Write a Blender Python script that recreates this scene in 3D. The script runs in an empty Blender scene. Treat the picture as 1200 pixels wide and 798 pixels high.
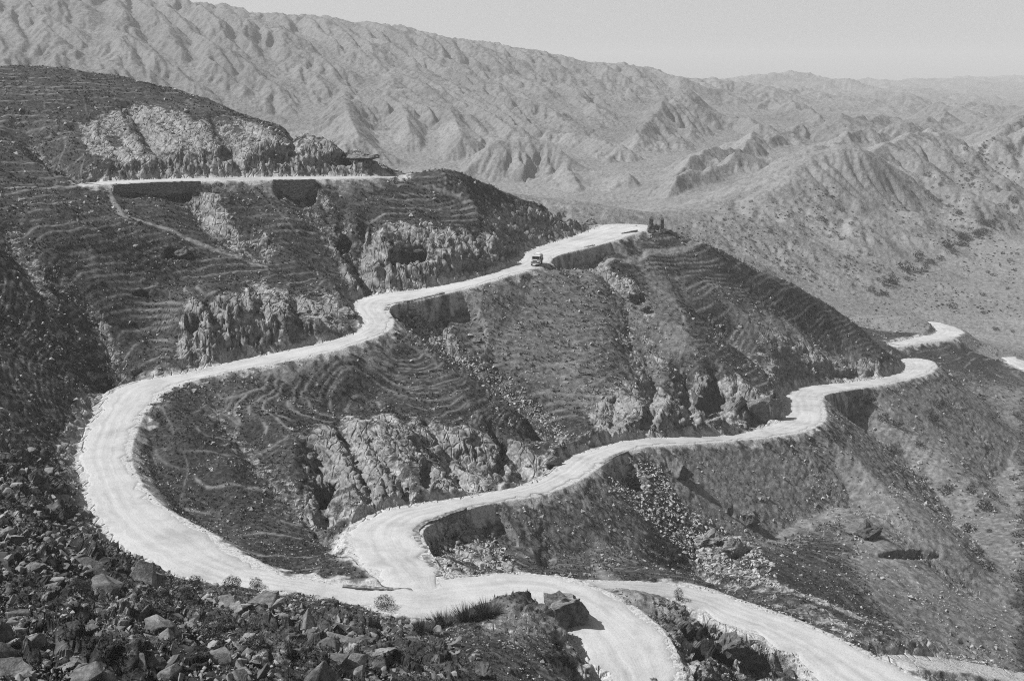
import bpy, bmesh, math, random, time
import numpy as np
T0 = time.time()
Q = 1.0                      # mesh density factor
rng = np.random.default_rng(7)
random.seed(7)
sc = bpy.context.scene
COL = sc.collection

# ------------------------------------------------------------------ camera geometry (photo pixels 1200 x 798 used as survey readings)
FPX, CX, CY = 1400.0, 600.0, 399.0
PITCH = math.atan((CY - 90.0) / FPX)
cp, sp = math.cos(PITCH), math.sin(PITCH)

def ray(u, v):
    dx = (u - CX) / FPX; dy = (CY - v) / FPX
    return np.array([dx, cp + dy * sp, -sp + dy * cp])

def at_Y(u, v, Y):
    d = ray(u, v); return d * (Y / d[1])

def at_z(u, v, z):
    d = ray(u, v); return d * (z / d[2])

def project(x, y, z):
    f = y * cp - z * sp
    up = y * sp + z * cp
    f = np.where(f < 1e-3, 1e-3, f)
    return CX + FPX * x / f, CY - FPX * up / f

# ------------------------------------------------------------------ noise
_perm = rng.permutation(256).astype(np.int32)
_perm = np.concatenate([_perm, _perm, _perm])
_g3 = rng.normal(size=(256, 3)).astype(np.float32)
_g3 /= np.linalg.norm(_g3, axis=1, keepdims=True)
_g3 *= 1.5

def noise3(x, y, z):
    x = np.asarray(x, np.float32); y = np.asarray(y, np.float32); z = np.asarray(z, np.float32)
    xf = np.floor(x); yf = np.floor(y); zf = np.floor(z)
    xi = xf.astype(np.int32) & 255; yi = yf.astype(np.int32) & 255; zi = zf.astype(np.int32) & 255
    x = x - xf; y = y - yf; z = z - zf
    fu = x * x * x * (x * (x * 6 - 15) + 10); fv = y * y * y * (y * (y * 6 - 15) + 10); fw = z * z * z * (z * (z * 6 - 15) + 10)
    out = 0
    for i in (0, 1):
        wx = fu if i else 1 - fu
        pi = _perm[xi + i]
        for j in (0, 1):
            wy = wx * (fv if j else 1 - fv)
            pj = _perm[pi + yi + j]
            for k in (0, 1):
                g = _g3[_perm[pj + zi + k]]
                out = out + wy * (fw if k else 1 - fw) * (g[..., 0] * (x - i) + g[..., 1] * (y - j) + g[..., 2] * (z - k))
    return out

def fbm(x, y, z, oct=4, gain=.5, lac=2.03):
    a = 1.0; s = 0; f = 1.0
    for i in range(oct):
        s = s + a * noise3(x * f + 13.7 * i, y * f + 5.1 * i, z * f + 9.3 * i); a *= gain; f *= lac
    return s

def ridged(x, y, z, oct=4, gain=.5, lac=2.07):
    a = 1.0; s = 0; f = 1.0; n = 0
    for i in range(oct):
        s = s + a * (1 - 2 * np.abs(noise3(x * f + 3.7 * i, y * f + 7.1 * i, z * f + 1.3 * i))); n += a; a *= gain; f *= lac
    return s / n

def blocks(x, y, z):
    """broken blocks: random value of the nearest cell and closeness to the crack between cells"""
    xi = np.floor(x).astype(np.int32); yi = np.floor(y).astype(np.int32); zi = np.floor(z).astype(np.int32)
    d1 = np.full(x.shape, 9., np.float32); d2 = d1.copy(); val = np.zeros(x.shape, np.float32); tl_ = np.zeros(x.shape, np.float32)
    for i in (-1, 0, 1):
        for j in (-1, 0, 1):
            for k in (-1, 0, 1):
                h = _perm[_perm[_perm[(xi + i) & 255] + ((yi + j) & 255)] + ((zi + k) & 255)]; g = _g3[h] * .33
                ex = x - (xi + i + .5 + g[..., 0]); ey = y - (yi + j + .5 + g[..., 1]); ez = z - (zi + k + .5 + g[..., 2])
                d = ex * ex + ey * ey + ez * ez; m = d < d1; d2 = np.where(m, d1, np.minimum(d2, d)); d1 = np.where(m, d, d1); val = np.where(m, h / 255., val); g2 = _g3[(h * 7 + 3) & 255]; tl_ = np.where(m, ex * g2[..., 0] + ey * g2[..., 1] + ez * g2[..., 2], tl_)
    return val, np.sqrt(d2) - np.sqrt(d1), tl_

def sstep(a, b, x):
    t = np.clip((x - a) / (b - a), 0, 1); return t * t * (3 - 2 * t)

# ------------------------------------------------------------------ roads: (u,v of one edge, u,v of other edge, height)
ROADS = {
 'upper': [  # from the junction round the long bend, past the lorry, to the gateposts
  ((567,675),(567,716),-47.6),((483,692),(483,722),-47.2),((400,686),(400,705),-46.8),((333,675),(317,689),-46.4),((277,652),(240,689),-46.1),
  ((217,612),(170,662),-45.8),((187,595),(147,645),-45.6),((167,575),(127,625),-45.4),((150,552),(107,575),-45.1),((147,530),(93,536),-44.8),((157,499),(103,510),-44.5),
  ((167,479),(116,480),-44.2),((181,464),(135,455),-43.9),((203,453),(158,446.5),-43.6),((233,443),(220,437.5),-43.3),((283,432),(275,423.5),-42.9),((333,423),(326,414),-42.4),((400,407),(392,399),-41.7),
  ((438,394),(421,390),-41.3),((455,386),(430,381),-41.1),((458,375),(424,371),-40.9),((453,364),(413,357),-40.7),((459,356),(432,347),-40.5),
  ((482,352),(478,341),-40.3),((517,344),(505,337.5),-40.0),((557,334),(548,329.5),-39.5),((600,321),(590,317),-38.9),((633,313),(613,305),-38.5),((650,300),(622,294),-37.9),((693,288),(676,278),-36.9),
  ((720,279),(702,269),-36.2),((746,271),(722,262),-35.6)],
 'top': [((108,217.6),(108,215.0),-20.45),((117,216.6),(117,213.5),-20.4),((200,212.6),(200,210.0),-20.5),((300,211.1),(300,208.0),-20.7),((400,209.6),(400,207.0),-21.1),((470,208.0),(470,207.4),-21.6)],
 'lower': [
  ((536,716),(494,722),-47.95),((526,698),(476,707),-47.5),((517,679),(463,691),-47.4),((504,660),(443,676),-47.4),((491,636),(417,652),-47.7),((487,622),(409,630),-48.1),((494,614),(420,613),-48.5),((510,609),(447,600),-49.1),((547,595),(530,584.5),-50.4),((587,587),(575,576.5),-51.6),((627,582),(610,570),-52.8),
  ((677,561),(645,556),-54.3),((700,546),(665,538),-55.3),((722,533),(700,524),-56.2),((750,525),(742,514),-57.3),((800,521.5),(800,510.5),-58.9),((850,518),(850,510),-60.6),((900,513),(885,504.5),-62.2),((943,506),(915,494),-63.7),
  ((963,495),(924,483),-64.6),((965,484),(921,470),-65.4),((960,470),(922,459),-66.2),((967,462),(940,453),-67.0),((1007,456),(1000,447),-68.6),((1047,449),(1040,441),-70.0),((1080,441),(1058,434),-71.4),
  ((1095,431),(1062,429),-72.4),((1092,424),(1058,424),-73.3)],
 'far_bend': [((1053,406),(1047,402),-78.0),((1083,401.5),(1080,394.5),-78.4),((1117,396.5),(1097,390),-78.8),((1131,389),(1097,386),-79.2),((1112,381),(1090,381),-79.6),((1085,376),(1080,380),-80.2)],
 'exit': [((520,679),(530,720),-47.4),((567,675),(567,716),-47.55),((617,670),(600,712),-47.7),((655,674),(625,712),-47.9),((693,687),(650,718),-48.1),((733,709),(668,735),-48.4),((767,732),(680,760),-48.7),((785,762),(695,780),-49.2),((797,800),(713,806),-50.0),((802,850),(718,850),-51.4)],
 'corner_track': [((1060,772),(1050,779),-57.5),((1090,770),(1082,782),-58.8),((1150,776),(1140,792),-61.0),((1215,788),(1205,806),-64.0),((1300,806),(1290,828),-67.5)],
 'valley_road': [((1183,417),(1180,421),-84.6),((1196,422),(1190,428),-85.0),((1220,430),(1212,438),-86.0)],
 'low_fork': [((640,678),(640,690),-49.6),((700,680),(690,694),-51.0),((760,682),(745,697),-52.4),((800,685),(800,703),-53.0),((850,699),(833,722),-53.5),((900,717),(883,740),-54.0),((950,735),(915,755),-54.4),((1000,759),(943,778),-54.9),((1050,782),(960,800),-55.3),((1110,812),(1000,830),-56.0)],
}
ROAD_SHOW = ['upper', 'top', 'lower', 'far_bend', 'exit', 'low_fork', 'valley_road']

def catmull(P, n):
    P = np.asarray(P, float); out = []
    for i in range(len(P) - 1):
        p0 = P[max(i - 1, 0)]; p1 = P[i]; p2 = P[i + 1]; p3 = P[min(i + 2, len(P) - 1)]
        for k in range(n):
            t = k / n
            out.append(.5 * ((2 * p1) + (-p0 + p2) * t + (2 * p0 - 5 * p1 + 4 * p2 - p3) * t * t + (-p0 + 3 * p1 - 3 * p2 + p3) * t ** 3))
    out.append(P[-1]); return np.array(out)

ROAD = {}
for name, st in ROADS.items():
    A = np.array([at_z(*a, z) for a, b, z in st]); B = np.array([at_z(*b, z) for a, b, z in st])
    A = catmull(A, 8); B = catmull(B, 8)
    C = (A + B) / 2
    sl = np.concatenate([[0], np.cumsum(np.linalg.norm(np.diff(C[:, :2], axis=0), axis=1))]); q = np.linspace(0, sl[-1], max(8, int(sl[-1])))
    C = np.stack([np.interp(q, sl, C[:, k]) for k in range(3)], 1)
    ker = np.ones(5) / 5
    for _ in range(2):
        for k in range(3): C[:, k] = np.convolve(np.pad(C[:, k], 2, 'reflect', reflect_type='odd'), ker, 'valid')
    def dline(p, E):
        a_ = E[:-1, :2]; e_ = E[1:, :2] - a_; L_ = (e_ ** 2).sum(1) + 1e-9
        t_ = np.clip(((p[:, None] - a_[None]) * e_[None]).sum(2) / L_, 0, 1)
        return np.linalg.norm(p[:, None] - a_[None] - t_[..., None] * e_[None], axis=2).min(1)
    w = np.maximum((dline(C[:, :2], A) + dline(C[:, :2], B)) / 2, 1.3 if name != 'top' else 1.0)
    for _ in range(3): w = np.convolve(np.pad(w, 2, 'edge'), ker, 'valid')
    ROAD[name] = dict(A=A, B=B, C=C, w=w)

# ------------------------------------------------------------------ surveyed control points (u, v, distance)
CP = [
 # foreground slope
 (0,798,45),(150,798,48),(300,798,52),(430,798,57),(560,798,66),(640,798,78),(690,792,88),(0,700,58),(120,700,70),(250,720,76),(350,705,95),(0,600,78),(60,600,100),(0,500,103),(60,520,122),(75,500,135),(90,470,140),(0,400,140),(0,320,165),(0,260,195),
 (450,740,84),(540,745,86),(500,780,70),(600,705,96),(650,700,100),(600,760,84),(665,745,96),(570,725,95),
 (600,1000,42),(200,1000,32),(1000,1000,80),(600,1500,15),(0,1300,15),(1200,1400,40),
 # left slope above the long bend
 (100,440,166),(60,420,160),(50,300,187),(40,370,165),(200,270,222),(100,250,212),(100,350,183),(150,300,203),(200,330,204),(140,400,177),(180,400,182),
 (235,345,186),(320,345,200),(390,352,208),(300,300,222),(300,250,236),(380,300,228),(400,250,243),(250,230,238),
 (440,268,237),(520,275,242),(590,285,249),(600,262,256),(540,240,259),(460,240,249),(640,250,268),(690,257,275),(655,262,268),
 # upper hill
 (480,207,263),(520,205,264),(560,213,266),(600,227,268),(640,241,272),(680,257,277),(520,211,276),(560,219,278),(600,233,280),(640,247,284),(680,263,288),(480,213,276),(440,200,262),(400,172,268),(350,158,276),(300,140,284),(200,105,306),(100,86,313),(0,78,316),(0,150,262),(60,150,265),(150,170,256),(250,165,262),(330,185,256),(200,190,246),(0,200,228),(60,205,232),
 (400,200,330),(300,172,345),(200,142,370),(100,128,392),(0,122,402),(455,225,310),(520,228,312),(600,250,312),(690,275,318),
 (300,185,600),(100,150,700),(0,130,700),(500,240,600),(650,258,560),
 # first spur under the upper road
 (420,386,198),(400,440,183),(480,400,196),(520,425,191),(560,455,187),(600,485,183.5),(645,528,181),(300,450,169),(300,480,159),(400,490,166),(250,480,155),(200,520,144),(250,560,134),(330,600,126),(380,640,119),(440,640,118.5),
 (380,505,152),(450,500,158.5),(550,500,170),(620,520,177),(300,540,140),
 (480,372,214),(520,405,211),(570,440,206),(620,480,199),(660,512,192),
 # second spur
 (560,345,230),(640,318,245),(700,345,241),(750,375,237),(800,410,232),(850,440,230),(895,455,230),(600,380,223),(600,430,210),(560,380,222),(680,430,213),(680,480,200),(700,500,195),(760,465,215),(830,455,225),(740,440,219),
 (720,305,262),(760,335,260),(800,360,257),(870,405,251),(925,440,247),
 # third spur
 (775,270,284),(850,300,286),(930,338,288),(1000,380,291),(1040,418,296),(800,310,274),(860,350,268),(900,375,269),(960,405,273),(1000,430,277),(1050,425,312),
 (810,284,285),(890,321,287),(965,360,289.5),(810,291,297),(850,308,299),(890,328,300),(930,346,301),(965,368,303),(1000,388,306),(770,276,296),(1020,398,293.5),(1020,405,308),(770,292,332),(850,325,342),(930,365,342),(1000,402,338),(1050,432,335),
 (1060,372,378),(1030,385,372),(1000,365,400),
 # below the lower road
 (500,650,121.5),(530,630,128),(560,608,136),(560,650,124),(590,595,145),(600,650,128),(620,620,143),(620,655,131),(690,620,157),(700,660,137),(640,600,158),(720,560,177),(760,560,180),(800,560,188),(740,600,164),(800,620,165),(850,660,147),(900,640,162),(900,560,200),(950,700,135),
 (1000,700,143),(1000,600,186),(1100,700,155),(1100,600,202),(1100,500,268),(1030,500,248),(960,515,226),(1180,430,352),(1130,440,320),(1200,600,218),(1200,700,172),(1200,798,135),(1100,770,122),(1100,798,112),(1180,500,290),(870,530,210),
 # bank between the two lower arms
 (760,700,111),(830,728,113),(900,748,112),(940,780,106),(860,790,102),(820,770,103),(810,798,97),
 # right hills and the valley behind
 (880,240,560),(860,268,480),(960,215,600),(1020,180,650),(960,280,500),(1000,330,455),(820,295,420),(900,320,430),(950,347,425),(1020,357,440),(1060,330,500),(1100,300,570),(1150,270,680),(1200,245,800),
 (1100,225,730),(1200,128,1000),(1150,152,950),(1090,187,820),(1060,255,610),(1060,366,425),(1120,340,470),(1200,290,560),(1200,400,400),(1150,402,395),(780,268,430),(800,240,640),
 (1020,200,850),(1100,200,1000),(1200,150,1300),(900,225,760),(940,215,800),
 # great slope and far ranges
 (0,-25,1330),(0,40,1130),(0,100,980),(100,4,1300),(100,50,1130),(100,100,995),(200,4,1350),(255,13,1360),(300,22,1380),(400,33,1420),(480,40,1470),(560,52,1560),(680,75,1700),(760,87,1850),(860,104,2100),
 (200,60,1150),(300,70,1190),(400,70,1240),(300,120,1060),(300,160,970),(420,103,1150),(500,75,1300),(500,103,1160),(580,112,1200),(420,125,1050),(500,150,985),(500,195,890),(500,225,820),(600,90,1380),(650,102,1350),(650,135,1120),(620,165,950),(620,180,905),(620,210,845),(560,200,870),(680,190,930),(700,230,800),(740,250,690),(720,118,1400),(800,110,1700),(780,132,1330),(800,170,1090),(830,180,1050),(760,200,920),(800,222,800),
 (0,40,1800),(100,60,1800),(255,60,1900),(400,70,1950),(560,85,2100),(680,100,2300),(860,116,2700),
 (900,122,2400),(925,92,3300),(860,108,3500),(985,98,3900),(950,140,1700),(1000,150,1500),(1100,130,2300),(1150,120,2800),(1050,110,3400),(1060,97.5,5200),(1150,98,6500),(1200,97,7000),(1050,110,6500),(925,110,5000),(880,170,1200),(1000,180,1100),(1100,165,1400),(880,140,1700),
 # outside the frame
 (-350,600,50),(-350,400,85),(-350,250,150),(-350,120,300),(-350,90,400),(-350,100,800),(-350,20,1500),(-350,-10,2200),(-350,60,3500),(-350,90,9000),(300,90,9000),(700,95,9000),(1200,95,9500),
 (1600,900,115),(1600,600,200),(1600,420,350),(1600,300,480),(1600,150,1000),(1600,97,5000),(1600,95,9500),(1400,700,170),(1400,450,330),(1400,300,520),(1400,160,1000),
]
P = np.array([at_Y(u, v, Y) for u, v, Y in CP])
RC = []
for n, r in ROAD.items():
    RC.append(r['C'][::(5 if n != 'exit' else 12)])
P = np.concatenate([P] + RC)
cth = np.arctan2(P[:, 0], P[:, 1]); crho = np.log(np.hypot(P[:, 0], P[:, 1])); cval = P[:, 2] / np.hypot(P[:, 0], P[:, 1])

def tps_kernel(d2): return np.where(d2 > 1e-12, .5 * d2 * np.log(np.maximum(d2, 1e-12)), 0.0)
n = len(P)
D2 = (cth[:, None] - cth[None]) ** 2 + (crho[:, None] - crho[None]) ** 2
K = tps_kernel(D2) + np.eye(n) * 2e-5
M = np.zeros((n + 3, n + 3)); M[:n, :n] = K; M[:n, n] = 1; M[:n, n + 1] = cth; M[:n, n + 2] = crho; M[n, :n] = 1; M[n + 1, :n] = cth; M[n + 2, :n] = crho
sol = np.linalg.solve(M, np.concatenate([cval, [0, 0, 0]]))
TH_MAX = 0.62; RHO0, RHO1 = math.log(14.0), math.log(9000.0)
cgt = np.linspace(-TH_MAX, TH_MAX, 260); cgr = np.linspace(RHO0, RHO1, 760)
G = np.zeros((len(cgr), len(cgt)))
for i, rr in enumerate(cgr):
    d2 = (cgt[:, None] - cth[None]) ** 2 + (rr - crho[None]) ** 2
    G[i] = tps_kernel(d2) @ sol[:n] + sol[n] + sol[n + 1] * cgt + sol[n + 2] * rr

def base_height(x, y):
    th = np.arctan2(x, y); r = np.hypot(x, y); rho = np.log(r)
    a = np.clip((th + TH_MAX) / (2 * TH_MAX) * (len(cgt) - 1), 0, len(cgt) - 1.001); b = np.clip((rho - RHO0) / (RHO1 - RHO0) * (len(cgr) - 1), 0, len(cgr) - 1.001)
    ia = a.astype(int); ib = b.astype(int); fa = a - ia; fb = b - ib
    g = (G[ib, ia] * (1 - fa) + G[ib, ia + 1] * fa) * (1 - fb) + (G[ib + 1, ia] * (1 - fa) + G[ib + 1, ia + 1] * fa) * fb
    return g * r
print('tps', time.time() - T0)

# walls that carry the road across the gully heads: terrain drops sheer there  (u, v, height of road, radius m)
WALLS = [((490,352),-40.2,13),((345,212),-20.9,5),((185,214),-20.5,7),((686,292),-37.0,13),((985,459),-67.8,13),((495,630),-48.3,8),((530,600),-50.0,8),((505,660),-47.8,7),((712,540),-55.9,6)]
WALLP = [(at_z(*a, z), r) for a, z, r in WALLS]

def road_field(x, y):
    """lower and upper bounds from cut and fill, distance beyond the road's edge, road level near"""
    LB = np.full(x.shape, -1e9); UB = np.full(x.shape, 1e9); D = np.full(x.shape, 1e9); Z = np.zeros(x.shape)
    kf0 = np.full(x.shape, 0.75)
    for p, r in WALLP:
        d = np.hypot(x - p[0], y - p[1]); kf0 = np.maximum(kf0, 0.75 + (3.0 if p[2] < -30 else 1.2) * sstep(r, r * .6, d))
    for nme, R in ROAD.items():
        C = R['C']; w = R['w']
        mx = 30 if nme != 'far_bend' else 40
        lo = C[:, :2].min(0) - mx; hi = C[:, :2].max(0) + mx
        sel = np.nonzero((x > lo[0]) & (x < hi[0]) & (y > lo[1]) & (y < hi[1]))[0]
        if not len(sel): continue
        X = x[sel]; Y = y[sel]
        best = np.full(X.shape, 1e9); bz = np.zeros(X.shape); bw = np.ones(X.shape); dd = np.full(X.shape, 1e9)
        for i in range(len(C) - 1):
            a = C[i]; b = C[i + 1]
            m = np.nonzero((X > min(a[0], b[0]) - mx) & (X < max(a[0], b[0]) + mx) & (Y > min(a[1], b[1]) - mx) & (Y < max(a[1], b[1]) + mx))[0]
            if not len(m): continue
            vx, vy = b[0] - a[0], b[1] - a[1]; L = vx * vx + vy * vy + 1e-9
            t = np.clip(((X[m] - a[0]) * vx + (Y[m] - a[1]) * vy) / L, 0, 1)
            d = np.hypot(X[m] - a[0] - t * vx, Y[m] - a[1] - t * vy) - (w[i] + (w[i + 1] - w[i]) * t)
            k = d < best[m]
            mm = m[k]; best[mm] = d[k]; bz[mm] = a[2] + (b[2] - a[2]) * t[k]
        de = np.maximum(best - .7, 0)
        kcv = 1.7 if nme in ('lower',) else np.where(bz < -43.0, .85, np.where((bz > -38.6) & (bz < -35), 1.15, 1.6)) if nme == 'upper' else 1.3
        far = best > 1e8
        kc = kcv
        lb = np.where(far, -1e9, bz - kf0[sel] * de - .0); ub = np.where(far, 1e9, bz + kc * de)
        LB[sel] = np.maximum(LB[sel], lb); UB[sel] = np.minimum(UB[sel], ub)
        k = best < D[sel]
        s2 = sel[k]; D[s2] = best[k]; Z[s2] = bz[k]
    return LB, UB, D, Z

# ------------------------------------------------------------------ painted ground kinds: regions read off the photo, laid on the ground they cover
ROCKY = [  # polygons of bare rock / cliff, strength
 ([(215,350),(300,335),(395,350),(412,385),(330,412),(235,432),(205,425)],1),
 ([(395,300),(430,258),(480,262),(560,270),(600,255),(640,262),(700,255),(700,268),(625,292),(600,312),(500,338),(425,345),(400,330)],1),
 ([(345,500),(450,488),(560,500),(640,530),(668,545),(640,562),(500,588),(410,608),(360,590),(355,540)],1),
 ([(690,480),(740,445),(800,440),(850,445),(905,462),(925,490),(880,505),(800,508),(700,515)],1),
 ([(880,380),(940,395),(1000,420),(1060,428),(1040,440),(945,452),(920,440),(890,410)],.9),
 ([(90,150),(150,120),(240,135),(330,150),(400,165),(440,180),(455,203),(380,204),(300,206),(200,208),(150,208),(100,190)],.9),
 ([(200,215),(260,215),(300,270),(340,290),(300,310),(240,285),(205,240)],.7),
 ([(340,215),(370,215),(420,270),(430,310),(390,300),(350,250)],.6),
 ([(460,365),(500,352),(520,380),(570,430),(630,480),(680,520),(660,530),(620,500),(560,450),(500,400)],.9),
 ([(490,625),(540,600),(600,650),(620,672),(520,680)],.9),
 ([(700,540),(740,535),(800,545),(800,590),(850,620),(900,650),(900,690),(840,680),(780,620),(720,570)],.5),
 ([(660,300),(705,290),(730,320),(760,345),(720,345),(690,325),(640,318)],.8),
 ([(720,355),(760,350),(780,400),(800,440),(740,450),(730,420)],.55),
 ([(0,260),(30,260),(70,330),(110,420),(150,440),(110,450),(60,400),(10,320)],.55),
 ([(60,310),(90,320),(140,400),(160,440),(140,440),(100,390)],.5),
 ([(0,520),(60,520),(100,560),(130,630),(240,695),(400,710),(560,730),(650,690),(690,730),(700,800),(0,800)],.42),
 ([(640,700),(665,695),(690,730),(690,760),(650,760)],.6),
 ([(770,700),(850,725),(940,760),(950,800),(800,800)],.7),
 ([(230,450),(260,480),(320,560),(390,620),(340,610),(260,520)],.5),
 ([(960,470),(1010,460),(1060,520),(1120,600),(1180,640),(1120,640),(1040,560)],.5),
 ([(840,650),(1000,700),(1200,770),(1200,800),(1080,800),(900,710)],.5),
]
SOIL = [ ([(1000,480),(1090,440),(1200,470),(1200,800),(1050,760),(1000,680),(960,560)],.52), ([(1000,465),(1095,440),(1200,455),(1200,620),(1120,590),(1050,520)],.62), ([(560,705),(650,695),(685,730),(640,760),(570,750)],.5), ([(880,420),(1050,425),(1040,445),(940,455)],.6), ([(960,470),(1060,440),(1200,480),(1200,640),(1100,600),(1010,520)],.42), ([(750,535),(960,515),(1040,590),(900,650),(800,610)],.58), ([(500,600),(640,562),(760,560),(760,665),(640,662),(540,640)],.40), ([(500,345),(640,315),(780,345),(820,420),(700,490),(640,470),(520,385)],.42),  # pale bare earth on the spurs and hills
 ([(740,300),(800,330),(820,420),(780,450),(745,380)],.5),
 ([(840,340),(960,390),(1030,430),(940,445),(890,400)],.7),
 ([(640,305),(680,300),(720,330),(690,330)],.9),
 ([(690,660),(760,695),(830,730),(770,735),(700,690)],.8),
]

def poly_mask(u, v, poly, soft):
    pts = np.array(poly, float); out = np.zeros(u.shape)
    lo = pts.min(0) - soft; hi = pts.max(0) + soft
    sel = np.nonzero((u > lo[0]) & (u < hi[0]) & (v > lo[1]) & (v < hi[1]))[0]
    if not len(sel): return out
    U = u[sel]; V = v[sel]; d = np.full(U.shape, 1e9); ins = np.zeros(U.shape, bool)
    for i in range(len(pts)):
        a = pts[i]; b = pts[(i + 1) % len(pts)]
        e = b - a; t = np.clip(((U - a[0]) * e[0] + (V - a[1]) * e[1]) / (e @ e), 0, 1)
        d = np.minimum(d, np.hypot(U - a[0] - t * e[0], V - a[1] - t * e[1]))
        c = ((a[1] > V) != (b[1] > V)) & (U < (b[0] - a[0]) * (V - a[1]) / (b[1] - a[1] + 1e-12) + a[0])
        ins ^= c
    sd = np.where(ins, d, -d)
    out[sel] = np.clip(.5 + sd / (2 * soft), 0, 1); return out

# ------------------------------------------------------------------ the ground grid
def axis_theta():
    core = np.arange(-0.44, 0.4401, 0.00088 / Q); s = np.arange(0.442, TH_MAX, 0.004)
    return np.concatenate([-s[::-1], core, s])
def axis_rho():
    seg = [(14.5, 44, .012), (44, 330, .0019), (330, 820, .0026), (820, 2300, .0017), (2300, 8800, .005)]
    return np.concatenate([np.arange(math.log(a), math.log(b), st / Q) for a, b, st in seg])
TH = axis_theta(); RHO = axis_rho()
nt, nr = len(TH), len(RHO)
th2, rho2 = np.meshgrid(TH, RHO)
r2 = np.exp(rho2).ravel(); th2 = th2.ravel(); rho2 = rho2.ravel()
X = r2 * np.sin(th2); Y = r2 * np.cos(th2)
print('grid', nt, nr, nt * nr)
Z0 = base_height(X, Y)
LB, UB, RD, RZ = road_field(X, Y)
U0, V0 = project(X, Y, np.clip(Z0, np.minimum(LB, UB), np.maximum(UB, LB)))
near = r2 < 420
wu = 10 * noise3(X * .12, Y * .12, 0 * X) + 5 * noise3(X * .4, Y * .4, 0 * X + 3); wv = 7 * noise3(X * .12, Y * .12, 0 * X + 9) + 4 * noise3(X * .4, Y * .4, 0 * X + 5)
rock = np.zeros(X.shape); soil = np.zeros(X.shape)
for pl, s in ROCKY: rock = np.maximum(rock, s * poly_mask(U0 + wu, V0 + wv, pl, 9))
for pl, s in SOIL: soil = np.maximum(soil, s * poly_mask(U0 + wu, V0 + wv, pl, 12))
rock = rock * (.80 + .75 * noise3((.90 * X + .42 * Y) * .28, (-.42 * X + .90 * Y) * .05, 0 * X + 60) + .35 * noise3(X * .5, Y * .5, 0 * X + 61)); rock = np.clip(rock, 0, 1); rock *= near; soil *= near
jag = np.maximum(poly_mask(U0, V0, [(0,520),(60,530),(120,620),(240,700),(400,715),(520,760),(560,800),(0,800)], 12), poly_mask(U0, V0, [(770,705),(850,728),(940,765),(950,800),(800,800)], 8)) * near
print('paint', time.time() - T0)

off = np.clip(RD / 2.5, 0, 1); off = off * off * (3 - 2 * off)
Z = Z0.copy()

def hit0(u, v):
    """where the sight line of a photo pixel meets the unroughened ground"""
    d = ray(u, v); ys = np.exp(np.linspace(math.log(32), math.log(3500), 2400)); p = d[None] * (ys / d[1])[:, None]
    g = base_height(p[:, 0], p[:, 1]); k = np.argmax(p[:, 2] < g); return p[k]

# gullies and clefts cut into the slopes (photo line, half width m, depth m)
GULLIES = [
 ([(482,368),(520,405),(570,440),(620,480),(664,514)], 4.5, 3.2),
 ([(700,310),(732,350),(742,395),(765,440)], 3.5, 1.6),
 ([(800,345),(850,380),(890,415),(922,450)], 5, 3.2),
 ([(870,335),(930,375),(985,415)], 4, 1.8),
 ([(5,270),(30,310),(65,370),(110,425),(138,448)], 4.5, 3.2),
 ([(60,312),(100,365),(150,432)], 3, 2.0),
 ([(432,255),(425,290),(440,330)], 2.2, 3.6), ([(405,270),(420,300),(430,345)], 2, 2.6), ([(395,240),(407,270)], 1.5, 2.2), ([(475,292),(500,300)], 2.2, 3.0),
 ([(205,226),(240,255),(290,288)], 4, 1.8), ([(352,228),(385,265),(415,310)], 3.5, 1.8), ([(225,225),(240,250)], 1.6, 2.0),
 ([(716,548),(770,595),(815,640),(870,690)], 5, 3.0), ([(985,466),(1040,520),(1100,580),(1160,640)], 6, 3.5),
 ([(235,460),(285,515),(350,585),(400,640)], 3.5, 1.8), ([(617,588),(630,625),(645,664)], 1.0, 2.2), ([(370,520),(378,560),(382,596)], 1.8, 3.0), ([(430,505),(460,545),(480,585)], 1.2, 1.4), ([(500,500),(530,540),(545,570)], 1.2, 1.6), ([(575,500),(600,530),(612,560)], 1.2, 1.8), ([(400,500),(420,540),(440,590)], 1.1, 1.6),
 ([(545,216),(590,243),(620,280)], 3.0, 1.6), ([(635,235),(650,270)], 2.0, 1.6), ([(575,250),(590,290)], 1.5, 1.8),
 ([(330,150),(345,180),(352,203)], 2, 2.5), ([(250,140),(275,180),(290,205)], 2, 2.5), ([(30,150),(70,185),(110,210)], 4, 4), ([(150,125),(185,170),(200,206)], 2.0, 2.2), ([(400,168),(405,200)], 1.6, 2.2),
 ([(800,430),(805,470),(810,500)], 1.8, 2.4), ([(838,440),(845,490)], 1.5, 2.5), ([(765,440),(760,490)], 1.5, 1.8), ([(720,470),(715,505)], 1.5, 1.6),
 ([(240,345),(265,385),(280,420)], 1.5, 1.8), ([(300,340),(310,380),(318,412)], 1.3, 1.4), ([(345,345),(352,380),(358,405)], 1.3, 1.5),
 ([(840,735),(850,770),(850,800)], 1.2, 1.6), ([(890,750),(900,800)], 1.4, 2.0), ([(820,740),(805,790)], 1.0, 1.2),
 ([(930,540),(1010,590),(1100,660),(1180,700)], 6, 2.0), ([(1100,460),(1150,520),(1195,600)], 6, 3),
]
RIDGES = [([(405,372),(460,395),(520,428),(600,483),(655,535)], 3.0, 1.0), ([(640,312),(700,335),(760,370),(830,420),(910,482)], 4.0, 1.6), ([(775,275),(850,306),(930,346),(995,386),(1036,422)], 3.0, .8),
          ([(830,340),(870,375),(930,420)], 3.0, 1.2), ([(525,212),(575,247),(612,290)], 3.0, 1.2), ([(380,330),(412,375)], 3.0, 1.8), ([(945,505),(1010,560),(1090,640)], 6, 2.0), ([(640,590),(680,620),(730,655)], 4, .6)]
wob = 1.6 * noise3(X * .09, Y * .09, 0 * X + 2) + .8 * noise3(X * .25, Y * .25, 0 * X + 6)
gmask = np.zeros(X.shape)
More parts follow.
